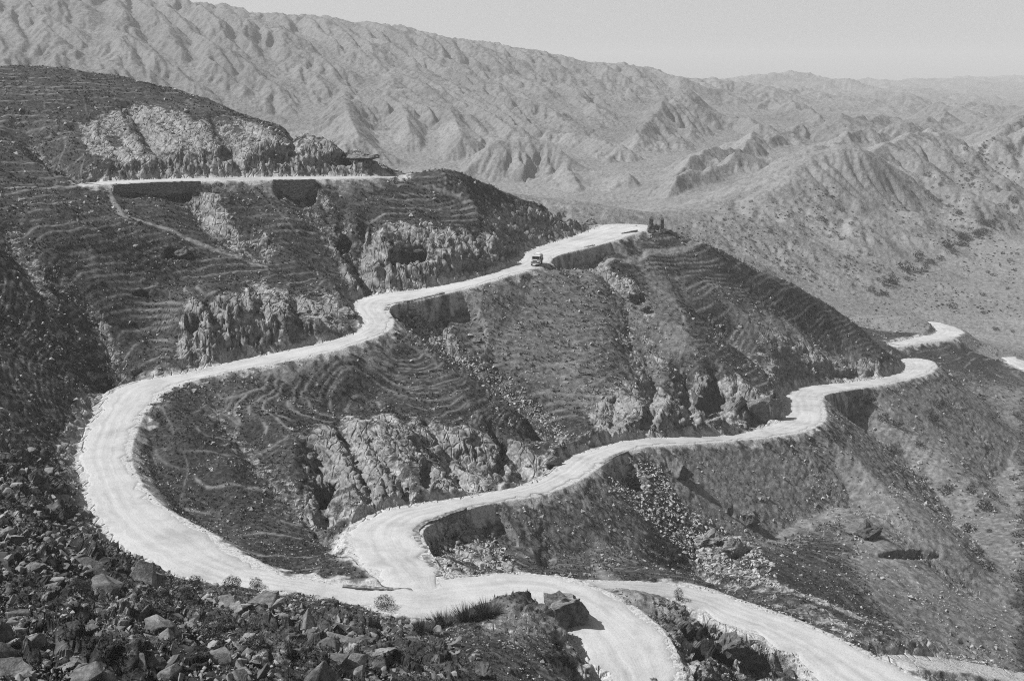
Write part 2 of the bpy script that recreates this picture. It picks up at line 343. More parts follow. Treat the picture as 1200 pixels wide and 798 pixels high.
for lst, sgn in ((GULLIES, -1), (RIDGES, 1)):
    for pl, hw, dep in lst:
        W = np.array([hit0(*q)[:2] for q in pl]); lo = W.min(0) - 4 * hw; hi = W.max(0) + 4 * hw
        sel = np.nonzero((X > lo[0]) & (X < hi[0]) & (Y > lo[1]) & (Y < hi[1]))[0]
        if not len(sel): continue
        dd = np.full(sel.shape, 1e9); tt_ = np.zeros(sel.shape)
        for k in range(len(W) - 1):
            e = W[k + 1] - W[k]; t_ = np.clip(((X[sel] - W[k][0]) * e[0] + (Y[sel] - W[k][1]) * e[1]) / (e @ e + 1e-9), 0, 1)
            d_ = np.hypot(X[sel] - W[k][0] - t_ * e[0], Y[sel] - W[k][1] - t_ * e[1]); b_ = d_ < dd; dd[b_] = d_[b_]; tt_[b_] = (k + t_[b_]) / (len(W) - 1)
        dd = np.abs(dd + wob[sel] * min(1, hw / 4)) / hw
        prof = np.maximum(0, 1 - dd / 1.6) ** 1.4 * np.minimum(1, .35 + 3 * np.minimum(tt_, 1 - tt_) + .3)
        Z[sel] += sgn * dep * prof
        if sgn < 0: gmask[sel] = np.maximum(gmask[sel], prof)

# ---- water-worn relief: droplets run down a coarse-to-fine copy of the ground and carve it
def erode(Hm, cell, rounds, nd, steps, ke=.28, kd=.02, cap=2.5, seed=1, inert=.25):
    rg = np.random.default_rng(seed); H_ = Hm.copy(); ny, nx = H_.shape
    for rd in range(rounds):
        px = rg.uniform(2, nx - 3, nd); py = rg.uniform(2, ny - 3, nd); dx = np.zeros(nd); dy = np.zeros(nd); vel = np.ones(nd); wat = np.ones(nd); sed = np.zeros(nd)
        for st in range(steps):
            ix = px.astype(np.int64); iy = py.astype(np.int64); fx = px - ix; fy = py - iy; o = iy * nx + ix
            F = H_.ravel(); h00 = F[o]; h10 = F[o + 1]; h01 = F[o + nx]; h11 = F[o + nx + 1]; cl_ = cell[iy]
            gx = ((h10 - h00) * (1 - fy) + (h11 - h01) * fy) / cl_; gy = ((h01 - h00) * (1 - fx) + (h11 - h10) * fx) / cl_
            h_ = h00 * (1 - fx) * (1 - fy) + h10 * fx * (1 - fy) + h01 * (1 - fx) * fy + h11 * fx * fy
            dx = dx * inert - gx * (1 - inert); dy = dy * inert - gy * (1 - inert); L_ = np.hypot(dx, dy) + 1e-9; dx /= L_; dy /= L_
            qx = np.clip(px + dx, 1, nx - 3); qy = np.clip(py + dy, 1, ny - 3)
            jx = qx.astype(np.int64); jy = qy.astype(np.int64); gx_ = qx - jx; gy_ = qy - jy; o2 = jy * nx + jx
            h2 = F[o2] * (1 - gx_) * (1 - gy_) + F[o2 + 1] * gx_ * (1 - gy_) + F[o2 + nx] * (1 - gx_) * gy_ + F[o2 + nx + 1] * gx_ * gy_
            dh = (h2 - h_) / cl_
            c_ = np.maximum(-dh, .01) * vel * wat * cap
            dep = np.where(dh > 0, np.minimum(dh, sed) * .3, np.where(sed > c_, (sed - c_) * kd, 0))
            ero = np.where((dh <= 0) & (sed <= c_), np.minimum((c_ - sed) * ke, -dh), 0)
            am = (dep - ero); sed = np.clip(sed - am, 0, 4); am = am * cl_
            acc = np.bincount(o, am * (1 - fx) * (1 - fy), ny * nx) + np.bincount(o + 1, am * fx * (1 - fy), ny * nx) + np.bincount(o + nx, am * (1 - fx) * fy, ny * nx) + np.bincount(o + nx + 1, am * fx * fy, ny * nx)
            H_ += np.clip(acc.reshape(ny, nx), -.10 * cell[:, None], .05 * cell[:, None])
            vel = np.sqrt(np.maximum(vel * vel - dh * 2, .02)).clip(0, 3); wat *= .985; px, py = qx, qy
    return H_
def blur(A, n_=1):
    for _ in range(n_):
        P_ = np.pad(A, 1, 'edge'); A = (P_[:-2, 1:-1] + 2 * P_[1:-1, 1:-1] + P_[2:, 1:-1]) / 4
        P_ = np.pad(A, 1, 'edge'); A = (P_[1:-1, :-2] + 2 * P_[1:-1, 1:-1] + P_[1:-1, 2:]) / 4
    return A
def resample(A, r0, t0, st, rho_, th_):
    a = np.clip((th_ - t0) / st, 0, A.shape[1] - 1.001); b = np.clip((rho_ - r0) / st, 0, A.shape[0] - 1.001); ia = a.astype(int); ib = b.astype(int); fa = a - ia; fb = b - ib
    return (A[ib, ia] * (1 - fa) + A[ib, ia + 1] * fa) * (1 - fb) + (A[ib + 1, ia] * (1 - fa) + A[ib + 1, ia + 1] * fa) * fb

# far ground
EL0, EL1 = math.log(330), math.log(5500)
FAR_RIDGES = [
 ([(548,190,850),(580,166,865),(612,159,875),(640,166,870),(668,188,855)], .45), ([(640,150,1000),(690,156,980),(720,172,930)], .42), ([(715,185,900),(747,157,980),(780,121,1180),(805,112,1350)], .5), ([(700,206,790),(735,204,775),(768,216,740)], .45), ([(768,244,680),(793,209,720),(815,200,750)], .55),
 ([(790,202,770),(825,178,830),(838,171,850),(870,176,870),(884,158,960)], .55), ([(800,212,730),(860,182,790),(905,188,800)], .5), ([(870,127,1500),(905,111,1550),(940,128,1380),(985,148,1250),(1030,168,1050)], .5), ([(870,101,3200),(900,93,3300),(925,88,3300),(975,97,3300)], .3), ([(1060,118,2000),(1110,121,2100),(1160,135,1800)], .4),
 ([(930,212,640),(975,190,700),(1020,178,720),(1047,168,780),(1090,153,860),(1110,160,860)], .40), ([(1000,330,465),(990,280,520),(1010,225,620),(1020,180,700)], .36), ([(930,338,435),(900,290,480),(935,225,600)], .35), ([(1090,300,580),(1100,240,680),(1120,190,800)], .42), ([(1180,240,760),(1185,190,860),(1200,135,980)], .45),
 ([(430,118,1080),(500,108,1130),(580,114,1160),(640,128,1120)], .38), ([(480,150,960),(470,125,1050)], .5), ([(540,160,930),(530,130,1040)], .5), ([(420,160,900),(400,110,1060)], .5), ([(955,150,1200),(1010,140,1350),(1060,140,1500)], .4), ([(940,105,2600),(1000,112,2500),(1050,122,2300)], .35), ([(700,130,1150),(660,100,1330)], .45),
 ([(850,222,660),(885,205,700),(925,200,730)], .5), ([(900,160,950),(940,150,1050),(980,160,1000)], .5), ([(960,172,880),(1010,158,960),(1060,150,1060),(1110,140,1250)], .45), ([(740,140,1250),(770,150,1120),(790,165,1000)], .45), ([(680,215,760),(660,190,860)], .5), ([(830,130,1350),(860,140,1250),(890,150,1150)], .45), ([(1100,128,1600),(1150,140,1500),(1200,145,1500)], .4),
]
FAR_R3 = [(np.array([at_Y(*q) for q in pl]), sl) for pl, sl in FAR_RIDGES]
def far_start(th_, rho_):
    r_ = np.exp(rho_); x = r_ * np.sin(th_); y = r_ * np.cos(th_); z0_ = base_height(x, y); s_ = np.clip(r_ / 1100, .35, 2.2)
    lx = th_ * 1000; ly = rho_ * 1000
    big = sstep(800, 1000, r_); rt = sstep(.04, .16, th_) * sstep(700, 1000, r_); hl_ = 1 - sstep(620, 800, r_)
    w1 = 26 * fbm(lx * .008, ly * .008, lx * 0 + 11, 3)
    n_ = ridged((lx + w1) * .014, (ly - w1) * .0085, lx * 0 + 3, 4) - .35
    n2 = fbm(lx * .03, ly * .03, lx * 0 + 21, 4)
    wr = 1 + .35 * noise3(lx * .02, ly * .02, lx * 0 + 33)
    for W, sl in FAR_R3:
        R_ = .11 * W[:, 1].mean() + 30; lo = W[:, :2].min(0) - R_; hi = W[:, :2].max(0) + R_
        sel = np.nonzero((x > lo[0]) & (x < hi[0]) & (y > lo[1]) & (y < hi[1]))[0]
        if not len(sel): continue
        bd = np.full(sel.shape, 1e9); bz_ = np.zeros(sel.shape)
        for k in range(len(W) - 1):
            e = W[k + 1, :2] - W[k, :2]; t_ = np.clip(((x[sel] - W[k, 0]) * e[0] + (y[sel] - W[k, 1]) * e[1]) / (e @ e), 0, 1)
            d_ = np.hypot(x[sel] - W[k, 0] - t_ * e[0], y[sel] - W[k, 1] - t_ * e[1]); m_ = d_ < bd; bd[m_] = d_[m_]; bz_[m_] = (W[k, 2] + (W[k + 1, 2] - W[k, 2]) * t_)[m_]
        tz = bz_ - sl * bd * wr[sel]; df = tz - z0_[sel]; kk = .006 * r_[sel]
        z0_[sel] += np.where(df > kk, df, np.where(df < -kk, 0, (df + kk) ** 2 / (4 * kk)))
    kk_ = .05 + .33 * sstep(-.40, -.08, th_); lr = (rho_ - 7.24) * 1000; sc2_ = sstep(930, 1060, r_) * (1 - sstep(1700, 2200, r_)) * sstep(.22, .05, th_)
    wv_ = 14 * noise3(lx * .015, ly * .015, lx * 0 + 5); cc_ = lx + kk_ * lr + wv_
    rib = (5.0 * (ridged(cc_ * .045, lr * .006, lx * 0 + 2, 2) - .4) + 2.6 * (ridged(cc_ * .12, lr * .014, lx * 0 + 7, 2) - .4)) * sc2_
    return z0_ + rib + (n_ * (8 - 4.5 * big * sstep(.1, -.05, th_) + 5 * rt - 3 * hl_) + (2.0 + 1.0 * rt) * n2) * s_ * sstep(360, 560, r_)
prev = None
for st, rounds, nd, steps, bl, ke_ in ((.0085, 6, 3000, 60, 1, .05), (.0042, 6, 12000, 70, 1, .10), (.0021, 7, 50000, 70, 0, .20)):
    ta = np.arange(-TH_MAX, TH_MAX + st, st); rr_ = np.arange(EL0, EL1 + st, st); t2, q2 = np.meshgrid(ta, rr_); sh = t2.shape
    S = far_start(t2.ravel(), q2.ravel()).reshape(sh)
    H0 = S if prev is None else S + resample(prev[0], EL0, -TH_MAX, prev[1], q2.ravel(), t2.ravel()).reshape(sh)
    H1 = erode(H0, np.exp(rr_) * st, rounds, nd, steps, ke=ke_, seed=int(st * 1e5))
    prev = (blur(H1 - S, bl), st)
print('eroded', time.time() - T0)
i = np.nonzero(r2 > 332)[0]
fw = sstep(335, 450, r2[i])
x, y = X[i], Y[i]
zf = np.where(rho2[i] < EL1, far_start(th2[i], rho2[i]) + resample(prev[0], EL0, -TH_MAX, prev[1], rho2[i], th2[i]) * (1 - .45 * (1 - sstep(600, 800, r2[i]))), far_start(th2[i], rho2[i]))
zf += .0007 * r2[i] * fbm(th2[i] * 330, rho2[i] * 330, th2[i] * 0 + 1, 3)
Z[i] = Z[i] * (1 - fw) + zf * fw

# near ground: hummocks, ribs, sheep tracks
nearw = sstep(420, 335, r2)
i = np.nonzero(nearw > 0)[0]
x, y, z = X[i], Y[i], Z0[i]
AX, BX = .90 * X + .42 * Y, -.42 * X + .90 * Y         # across and along the fall of the hillside
a, b = AX[i], BX[i]
o_ = 0 * x
cl = rock[i]
h = .9 * fbm(x * .045, y * .045, o_, 3) + .22 * fbm(x * .22, y * .22, o_ + 4, 3) * off[i]
h += (1 - cl) * .9 * (ridged(a * .07, b * .022, o_ + 7, 3) - .35)
h += cl * off[i] * (1.2 * (ridged(a * .17, b * .04, o_ + 2, 2) - .4) + .25 * (ridged(a * .45, b * .12, o_ + 12, 2) - .4))
zz = z * 1.25 + .05 * x + 1.0 * noise3(x * .022, y * .022, o_ + 30) + .22 * noise3(x * .16, y * .16, o_ + 31)
pp = zz - np.floor(zz)
Z0g = Z0.reshape(nr, nt); slope_ = (np.hypot(np.gradient(Z0g, RHO, axis=0), np.gradient(Z0g, TH, axis=1)) / np.exp(RHO)[:, None]).ravel()[i]
step_ = np.where(pp < .22, pp / .22, 1 - (pp - .22) / .78)
patch = (1 - .75 * poly_mask(U0[i], V0[i], [(800,640),(1000,560),(1300,600),(1300,900),(1000,900)], 60)) * sstep(-.65, -.2, noise3(x * .025, y * .025, o_ + 40)) * (1 - sstep(.15, .4, cl))
h += .16 * (step_ - .5) * patch
tl = np.exp(-((pp - .22) / np.clip(.26 * slope_, .03, .16)) ** 2) * sstep(.03, .14, slope_) * sstep(-.32, .12, noise3(x * .10, y * .10, np.floor(zz) * 3.7)) * patch
# second family of tracks slanting across
z3 = z * .30 + .16 * x + 1.2 * noise3(x * .04, y * .04, o_ + 50); p3 = z3 - np.floor(z3)
tl = np.maximum(tl, .5 * np.exp(-((p3 - .5) / .03) ** 2) * sstep(.05, .3, noise3(x * .06, y * .06, np.floor(z3) * 2.3 + 9)) * (1 - sstep(.15, .4, cl)))
z5 = z * 2.3 + .13 * x + .8 * noise3(x * .03, y * .03, o_ + 90) + .15 * noise3(x * .2, y * .2, o_ + 91); p5 = z5 - np.floor(z5)
m5 = np.maximum(poly_mask(U0[i], V0[i], [(235,450),(400,405),(480,385),(600,468),(645,518),(450,495),(300,520)], 18), poly_mask(U0[i], V0[i], [(860,560),(1000,530),(1130,640),(1040,720),(900,640)], 25))
tl = np.maximum(tl, .9 * m5 * np.exp(-((p5 - .5) / np.clip(.40 * slope_, .05, .17)) ** 2) * sstep(-.30, .1, noise3(x * .12, y * .12, np.floor(z5) * 2.9 + 5)) * (1 - sstep(.15, .4, cl)))
track = np.zeros(X.shape); track[i] = tl * np.clip((RD[i] - .8) / 2, 0, 1)
Z[i] += h * nearw[i]
for pl, hw in (([(122,219),(132,235),(139,248),(143,257)], .55), ([(143,257),(165,263),(200,275),(235,290),(262,297),(310,312)], .6), ([(700,313),(725,305),(760,298),(800,294),(826,291)], .9), ([(560,208),(600,222),(640,236),(690,251)], .8), ([(508,221),(538,234)], .4), ([(800,372),(804,384),(797,394),(803,404),(799,416)], .4), ([(100,218),(70,220),(40,222),(10,224)], .6)):
    W = np.array([hit0(*q)[:2] for q in pl]); dd = np.full(X.shape, 1e9)
    sel = np.nonzero((X > W[:, 0].min() - 3) & (X < W[:, 0].max() + 3) & (Y > W[:, 1].min() - 3) & (Y < W[:, 1].max() + 3))[0]; d_ = np.full(sel.shape, 1e9)
    for k in range(len(W) - 1):
        e = W[k + 1] - W[k]; t_ = np.clip(((X[sel] - W[k][0]) * e[0] + (Y[sel] - W[k][1]) * e[1]) / (e @ e + 1e-9), 0, 1); d_ = np.minimum(d_, np.hypot(X[sel] - W[k][0] - t_ * e[0], Y[sel] - W[k][1] - t_ * e[1]))
    track[sel] = np.maximum(track[sel], 1.3 * sstep(hw * 1.3, hw * .6, d_ + .3 * wob[sel] * .3))
# cut and fill for the roads
lo = np.minimum(LB, UB); hi = np.maximum(LB, UB)
bad = LB > UB
rough = .45 * fbm(X * .5, Y * .5, Z * .3, 3) * np.clip(RD / 1.5, 0, 1) * (RD < 60)
Zc = np.clip(Z, lo + .35 * rough, hi + rough)
inside = RD <= .75
Z = np.where(inside, RZ, Zc)
# fresh cut: steep ground by the road is bare rock
cutm = sstep(-.2, .8, Z0 - UB) * sstep(14, 4, RD) * near
fillm = sstep(-.2, .6, LB - Z0) * sstep(8, 2, RD) * near
cutm *= np.where((RZ < -43) & (RZ > -47.5) & (X < -8), sstep(4, 1.5, RD), 1); rock = np.maximum(rock, .85 * cutm); rock = np.maximum(rock, .12 * fillm); soil = np.maximum(soil, .66 * fillm * sstep(-.3, .3, noise3(AX * .25, BX * .05, 0 * X + 70)))
rock = np.maximum(rock, .5 * gmask * near)
shoulder = sstep(3.2, .1, RD - 1.6 * fbm(X * .5, Y * .5, 0 * X, 3)) * near; soil = np.maximum(soil, shoulder)
print('height', time.time() - T0)
Z2 = Z.reshape(nr, nt)
XX = X.reshape(nr, nt); YY = Y.reshape(nr, nt)
def normals(XX, YY, ZZ):
    p = np.stack([XX, YY, ZZ], -1)
    du = np.zeros_like(p); dv = np.zeros_like(p)
    du[:, 1:-1] = p[:, 2:] - p[:, :-2]; du[:, 0] = p[:, 1] - p[:, 0]; du[:, -1] = p[:, -1] - p[:, -2]
    dv[1:-1] = p[2:] - p[:-2]; dv[0] = p[1] - p[0]; dv[-1] = p[-1] - p[-2]
    nn = np.cross(du, dv); nn /= np.linalg.norm(nn, axis=-1, keepdims=True) + 1e-12
    return nn
NN = np.stack([blur(normals(XX, YY, Z2)[..., k], 3) for k in range(3)], -1); NN /= np.linalg.norm(NN, axis=-1, keepdims=True); NN = NN.reshape(-1, 3)
steep = np.clip((.88 - NN[:, 2]) / .3, 0, 1)
PX, PY, PZ = X.copy(), Y.copy(), Z.copy()
i = np.nonzero((r2 < 420) & (RD > .3))[0]
x, y, z = X[i], Y[i], Z[i]; a, b = AX[i], BX[i]
rk = rock[i]; off2 = np.clip((RD[i] - .7) / 1.2, 0, 1)
amp = np.maximum(rk * (.40 + .60 * steep[i]), .6 * jag[i])
wq = .8 * noise3(x * .3, y * .3, z * .3)
col = ridged((a + wq) * .30, b * .05, z * .07, 3) - .45                    # buttresses running down the face
d = .55 * col + (.28 * (ridged((a + wq) * .75, b * .07, z * .05 + 4, 2) - .45)) + .06 * (ridged((a + .5 * wq) * 1.9, b * .2, z * .15 + 9, 2) - .45); ri = np.nonzero(amp > .05)[0]
A_, B_, C_, wq_ = a[ri], b[ri], z[ri], wq[ri]
dip = .35 * A_ + .25 * B_ + C_                                              # bedding dips across the hill
v1, c1, t1 = blocks(A_ * .36 + .25 * wq_, B_ * .13, dip * .42); v2, c2, t2 = blocks(A_ * .95 + .3 * wq_, B_ * .42, dip * 1.0); v3, c3, t3 = blocks(A_ * 2.1, B_ * 1.1, dip * 2.2)
jg = jag[i][ri]; d[ri] += (.8 + .85 * jg) * (v1 - .5) + (.45 + .45 * jg) * t1 - .75 * np.exp(-(c1 / .05) ** 2) + (.42 + .2 * jg) * (v2 - .5) + (.32 + .15 * jg) * t2 - .30 * np.exp(-(c2 / .06) ** 2) + (.08 + .14 * jg) * (v3 - .5) + (.06 + .1 * jg) * t3
ds = .11 * (fbm(x * 1.1, y * 1.1, z * 1.1, 3)) + .16 * rk * (ridged(x * .9, y * .9, z * .9, 3) - .4)
# caves and undercut ledges (photo place, half sizes in pixels, depth m)
U1, V1 = project(X[i], Y[i], Z[i]); rec = np.zeros(i.shape)
for u_, v_, ru, rv, dp in ((832,472,15,20,3.2),(893,486,22,15,3.0),(480,298,24,9,3.2),(449,323,8,18,3.0),(379,580,8,15,2.4),(748,351,9,5,2.6),(560,312,16,6,1.8),(225,378,8,12,1.8),(404,288,7,10,2.0),(655,546,12,8,1.6),(500,555,7,16,1.4),(590,540,8,14,1.3),(1068,650,30,5,2.0),(180,345,18,5,1.2),(205,298,16,6,1.8),(400,186,20,6,2.0),(330,182,14,6,1.5),(265,180,10,8,1.4),(845,765,10,16,1.6),(890,775,16,14,2.2),(915,770,12,18,1.8),(820,770,8,14,1.2),(760,490,8,14,1.4),(1000,440,40,7,1.6),(600,296,14,7,1.5),(660,255,8,6,1.2),(965,432,12,6,1.2)):
    q_ = np.hypot((U1 - u_) / ru, (V1 - v_) / rv) + .5 * noise3(x * .45, y * .45, z * .45); rec = np.maximum(rec, dp * sstep(1.1, .75, q_))
for P_, k in ((PX, 0), (PY, 1), (PZ, 2)):
    P_[i] += NN[i, k] * off2 * (amp * d + ds - rec)
print('crumble', time.time() - T0)

# ------------------------------------------------------------------ materials (black and white film: every colour a neutral grey)
def mat(name):
    m = bpy.data.materials.new(name); m.use_nodes = True
    nt_ = m.node_tree; b = nt_.nodes['Principled BSDF']; b.inputs['Roughness'].default_value = .95
    if 'Specular IOR Level' in b.inputs: b.inputs['Specular IOR Level'].default_value = .15
    return m, nt_, b
def N_(nt_, t, **kw):
    n_ = nt_.nodes.new(t)
    for k, v_ in kw.items():
        if k in n_.inputs: n_.inputs[k].default_value = v_
        else: setattr(n_, k, v_)
    return n_
def ramp(nt_, fac, stops):
    r_ = nt_.nodes.new('ShaderNodeValToRGB'); cr = r_.color_ramp
    while len(cr.elements) < len(stops): cr.elements.new(.5)
    for e, (p_, c_) in zip(cr.elements, stops):
        e.position = p_; e.color = (c_, c_, c_, 1)
    nt_.links.new(fac, r_.inputs['Fac']); return r_.outputs['Color']
def mix(nt_, f, a_, b_, mode='MIX'):
    m_ = nt_.nodes.new('ShaderNodeMix'); m_.data_type = 'RGBA'; m_.blend_type = mode
    for s_, v_ in ((m_.inputs['Factor'], f), (m_.inputs['A'], a_), (m_.inputs['B'], b_)):
        if hasattr(v_, 'links') or isinstance(v_, bpy.types.NodeSocket): nt_.links.new(v_, s_)
        elif isinstance(v_, (int, float)) and s_.type == 'RGBA': s_.default_value = (v_, v_, v_, 1)
        else: s_.default_value = v_
    return m_.outputs['Result']
def math_(nt_, op, a_, b_=None, clamp=False):
    m_ = nt_.nodes.new('ShaderNodeMath'); m_.operation = op; m_.use_clamp = clamp
    for s_, v_ in zip(m_.inputs, (a_, b_)):
        if v_ is None: continue
        if isinstance(v_, bpy.types.NodeSocket): nt_.links.new(v_, s_)
        else: s_.default_value = v_
    return m_.outputs[0]
def noise_(nt_, vec, scale, detail=4, rough=.55, dist=0):
    n_ = N_(nt_, 'ShaderNodeTexNoise', Scale=scale, Detail=detail, Roughness=rough, Distortion=dist)
    if vec is not None: nt_.links.new(vec, n_.inputs['Vector'])
    return n_.outputs['Fac']

def ground_material():
    m, t, b = mat('hillside_ground'); L = t.links
    geo = N_(t, 'ShaderNodeNewGeometry'); pos = geo.outputs['Position']
    def attr(n_): return N_(t, 'ShaderNodeAttribute', attribute_name=n_).outputs['Fac']
    rk, so, tr = attr('rock'), attr('soil'), attr('track')
    n1 = noise_(t, pos, 1.5, 5, .72); n2 = noise_(t, pos, .09, 4); n3 = noise_(t, pos, 4.0, 3, .65)
    g1 = ramp(t, n1, [(.36, .014), (.50, .031), (.64, .072)])
    g2 = ramp(t, n2, [(.35, .65), (.65, 1.35)])
    grass = mix(t, 1.0, g1, g2, 'MULTIPLY')
    trk = math_(t, 'MULTIPLY', tr, ramp(t, noise_(t, pos, .8, 3, .6), [(.36, .35), (.55, 1.0)]))
    grass = mix(t, math_(t, 'MULTIPLY', trk, .9), grass, .20)
    r1 = noise_(t, pos, .9, 7, .7, .3); r2_ = noise_(t, pos, .12, 3)
    sx = N_(t, 'ShaderNodeSeparateXYZ'); L.new(pos, sx.inputs[0]); bed = math_(t, 'ADD', math_(t, 'ADD', sx.outputs['Z'], math_(t, 'MULTIPLY', sx.outputs['X'], .42)), math_(t, 'MULTIPLY', noise_(t, pos, .25, 3), 2.2)); cb_ = N_(t, 'ShaderNodeCombineXYZ'); L.new(math_(t, 'MULTIPLY', bed, 1.3), cb_.inputs[0])
    rockc = mix(t, 1.0, ramp(t, noise_(t, cb_.outputs[0], 1.0, 3, .6), [(.35, .62), (.6, 1.15)]), ramp(t, r1, [(.34, .07), (.47, .19), (.66, .33)]), 'MULTIPLY'); rockc = mix(t, 1.0, rockc, ramp(t, r2_, [(.3, .75), (.7, 1.15)]), 'MULTIPLY')
    soilc = ramp(t, noise_(t, pos, .7, 6, .7), [(.32, .08), (.5, .20), (.7, .33)])
    rag = math_(t, 'MULTIPLY', math_(t, 'SUBTRACT', noise_(t, pos, .9, 6, .75), .5), 1.5)
    sf = ramp(t, math_(t, 'ADD', so, rag), [(.15, 0.0), (.85, 1.0)])
    c = mix(t, sf, grass, soilc)
    vf = ramp(t, math_(t, 'ADD', attr('verge'), rag), [(.55, 0.0), (.9, 1.0)])
    rf = ramp(t, math_(t, 'ADD', rk, rag), [(.40, 0.0), (.60, 1.0)])
    c = mix(t, rf, c, rockc)
    c = mix(t, vf, c, ramp(t, n3, [(.35, .26), (.6, .44)]))
    L.new(c, b.inputs['Base Color'])
    bp = N_(t, 'ShaderNodeBump', Strength=.6, Distance=.3)
    hsum = math_(t, 'ADD', math_(t, 'MULTIPLY', n1, .7), math_(t, 'MULTIPLY', n3, .35)); hsum = math_(t, 'ADD', hsum, math_(t, 'MULTIPLY', r1, .9))
    mp = N_(t, 'ShaderNodeMapping'); mp.inputs['Rotation'].default_value = (0, .35, .44); mp.inputs['Scale'].default_value = (1.0, .35, .42); L.new(pos, mp.inputs['Vector'])
    vo = N_(t, 'ShaderNodeTexVoronoi', feature='DISTANCE_TO_EDGE', Scale=.8); wv = mix(t, .35, mp.outputs[0], N_(t, 'ShaderNodeTexNoise', Scale=1.2, Detail=3.0).outputs['Color'], 'ADD'); L.new(wv, vo.inputs['Vector'])
    hsum = math_(t, 'ADD', hsum, math_(t, 'MULTIPLY', math_(t, 'MULTIPLY', ramp(t, vo.outputs['Distance'], [(0, 0), (.10, 1)]), rf), 1.6))
    L.new(hsum, bp.inputs['Height']); L.new(bp.outputs['Normal'], b.inputs['Normal'])
    return m

def far_material(name, base, sc_):
    m, t, b = mat(name); L = t.links
    geo = N_(t, 'ShaderNodeNewGeometry'); pos = geo.outputs['Position']
    n1 = noise_(t, pos, .02 * sc_, 6, .65); n2 = noise_(t, pos, .25 * sc_, 5, .75)
    c = mix(t, 1.0, ramp(t, n1, [(.3, base * .75), (.7, base * 1.2)]), ramp(t, n2, [(.35, .62), (.5, 1.0), (.65, 1.22)]), 'MULTIPLY')
    L.new(c, b.inputs['Base Color'])
    bp = N_(t, 'ShaderNodeBump', Strength=.8, Distance=2.0 / sc_)
    L.new(n2, bp.inputs['Height']); L.new(bp.outputs['Normal'], b.inputs['Normal'])
    return m

def road_material():
    m, t, b = mat('pale_dirt_road'); L = t.links
    geo = N_(t, 'ShaderNodeNewGeometry'); pos = geo.outputs['Position']
    ac = N_(t, 'ShaderNodeAttribute', attribute_name='across').outputs['Fac']; al = N_(t, 'ShaderNodeAttribute', attribute_name='along').outputs['Fac']
    cv = N_(t, 'ShaderNodeCombineXYZ'); L.new(math_(t, 'MULTIPLY', ac, 22), cv.inputs[0]); L.new(math_(t, 'MULTIPLY', al, .10), cv.inputs[1])
    st_ = noise_(t, cv.outputs[0], 1.0, 4, .65)
    n1 = noise_(t, pos, .16, 7, .70); n2 = noise_(t, pos, 5, 4, .7)
    wob_ = math_(t, 'ADD', ac, math_(t, 'MULTIPLY', math_(t, 'SUBTRACT', noise_(t, pos, .12, 3), .5), .22))
    rut = ramp(t, wob_, [(0.0, .92), (.10, .90), (.22, 1.03), (.30, .80), (.38, 1.05), (.5, .84), (.62, 1.05), (.70, .80), (.78, 1.03), (.9, .90), (1.0, .92)])
    c = mix(t, ramp(t, noise_(t, pos, .11, 4, .6), [(.38, .15), (.62, .9)]), ramp(t, n1, [(.28, .26), (.5, .39), (.70, .46)]), rut, 'MULTIPLY')
    c = mix(t, 1.0, c, ramp(t, st_, [(.3, .92), (.65, 1.03)]), 'MULTIPLY')
    c = mix(t, 1.0, c, ramp(t, n2, [(.28, .80), (.5, 1.0), (.75, 1.04)]), 'MULTIPLY')
    L.new(c, b.inputs['Base Color'])
    bp = N_(t, 'ShaderNodeBump', Strength=.4, Distance=.10); L.new(math_(t, 'ADD', n2, st_), bp.inputs['Height']); L.new(bp.outputs['Normal'], b.inputs['Normal'])
    return m
MAT_GROUND = ground_material(); MAT_HILL = far_material('dry_hill_earth', .18, 1.6); MAT_MOUNT = far_material('bare_mountain_earth', .15, .7); MAT_ROAD = road_material()

# ------------------------------------------------------------------ meshes
def add_mesh(name, verts, quads, material, smooth=True, attrs=None):
    me = bpy.data.meshes.new(name); nv = len(verts); nf = len(quads); k = quads.shape[1]
    me.vertices.add(nv); me.vertices.foreach_set('co', np.asarray(verts, np.float32).ravel())
    me.loops.add(nf * k); me.loops.foreach_set('vertex_index', np.asarray(quads, np.int32).ravel())
    me.polygons.add(nf); me.polygons.foreach_set('loop_start', np.arange(0, nf * k, k, dtype=np.int32)); 
    me.polygons.foreach_set('use_smooth', np.full(nf, smooth, bool))
    me.update(calc_edges=True)
    for an, av in (attrs or {}).items():
        at_ = me.attributes.new(an, 'FLOAT', 'POINT'); at_.data.foreach_set('value', np.asarray(av, np.float32))
    me.materials.append(material)
    o = bpy.data.objects.new(name, me); COL.objects.link(o); return o

def rows_mesh(name, a, b, material, attrs):
    idx = np.arange(nr * nt).reshape(nr, nt)[a:b + 1]
    ids = idx.ravel(); base = idx[0, 0]
    q = np.stack([idx[:-1, :-1], idx[:-1, 1:], idx[1:, 1:], idx[1:, :-1]], -1).reshape(-1, 4) - base
    V_ = np.stack([PX[ids], PY[ids], PZ[ids]], 1)
    return add_mesh(name, V_, q, material, True, {k: v_[ids] for k, v_ in attrs.items()})
ra = int(np.searchsorted(RHO, math.log(385))); rb = int(np.searchsorted(RHO, math.log(1000)))
gnd = rows_mesh('terrain', 0, ra, MAT_GROUND, {'rock': rock, 'soil': soil, 'track': track, 'verge': shoulder}); gnd['kind'] = 'structure'
qv = np.arange(nr * nt).reshape(nr, nt)[:ra + 1]; rf_ = .9 * jag.reshape(nr, nt)[:ra + 1]; rf_ = (rf_[:-1, :-1] + rf_[1:, 1:]) / 2; gnd.data.polygons.foreach_set('use_smooth', (rf_ < .3).ravel())
hl = rows_mesh('hills', ra, rb, MAT_HILL, {}); hl['kind'] = 'structure'
mo = rows_mesh('mountains', rb, nr - 1, MAT_MOUNT, {}); mo['kind'] = 'structure'

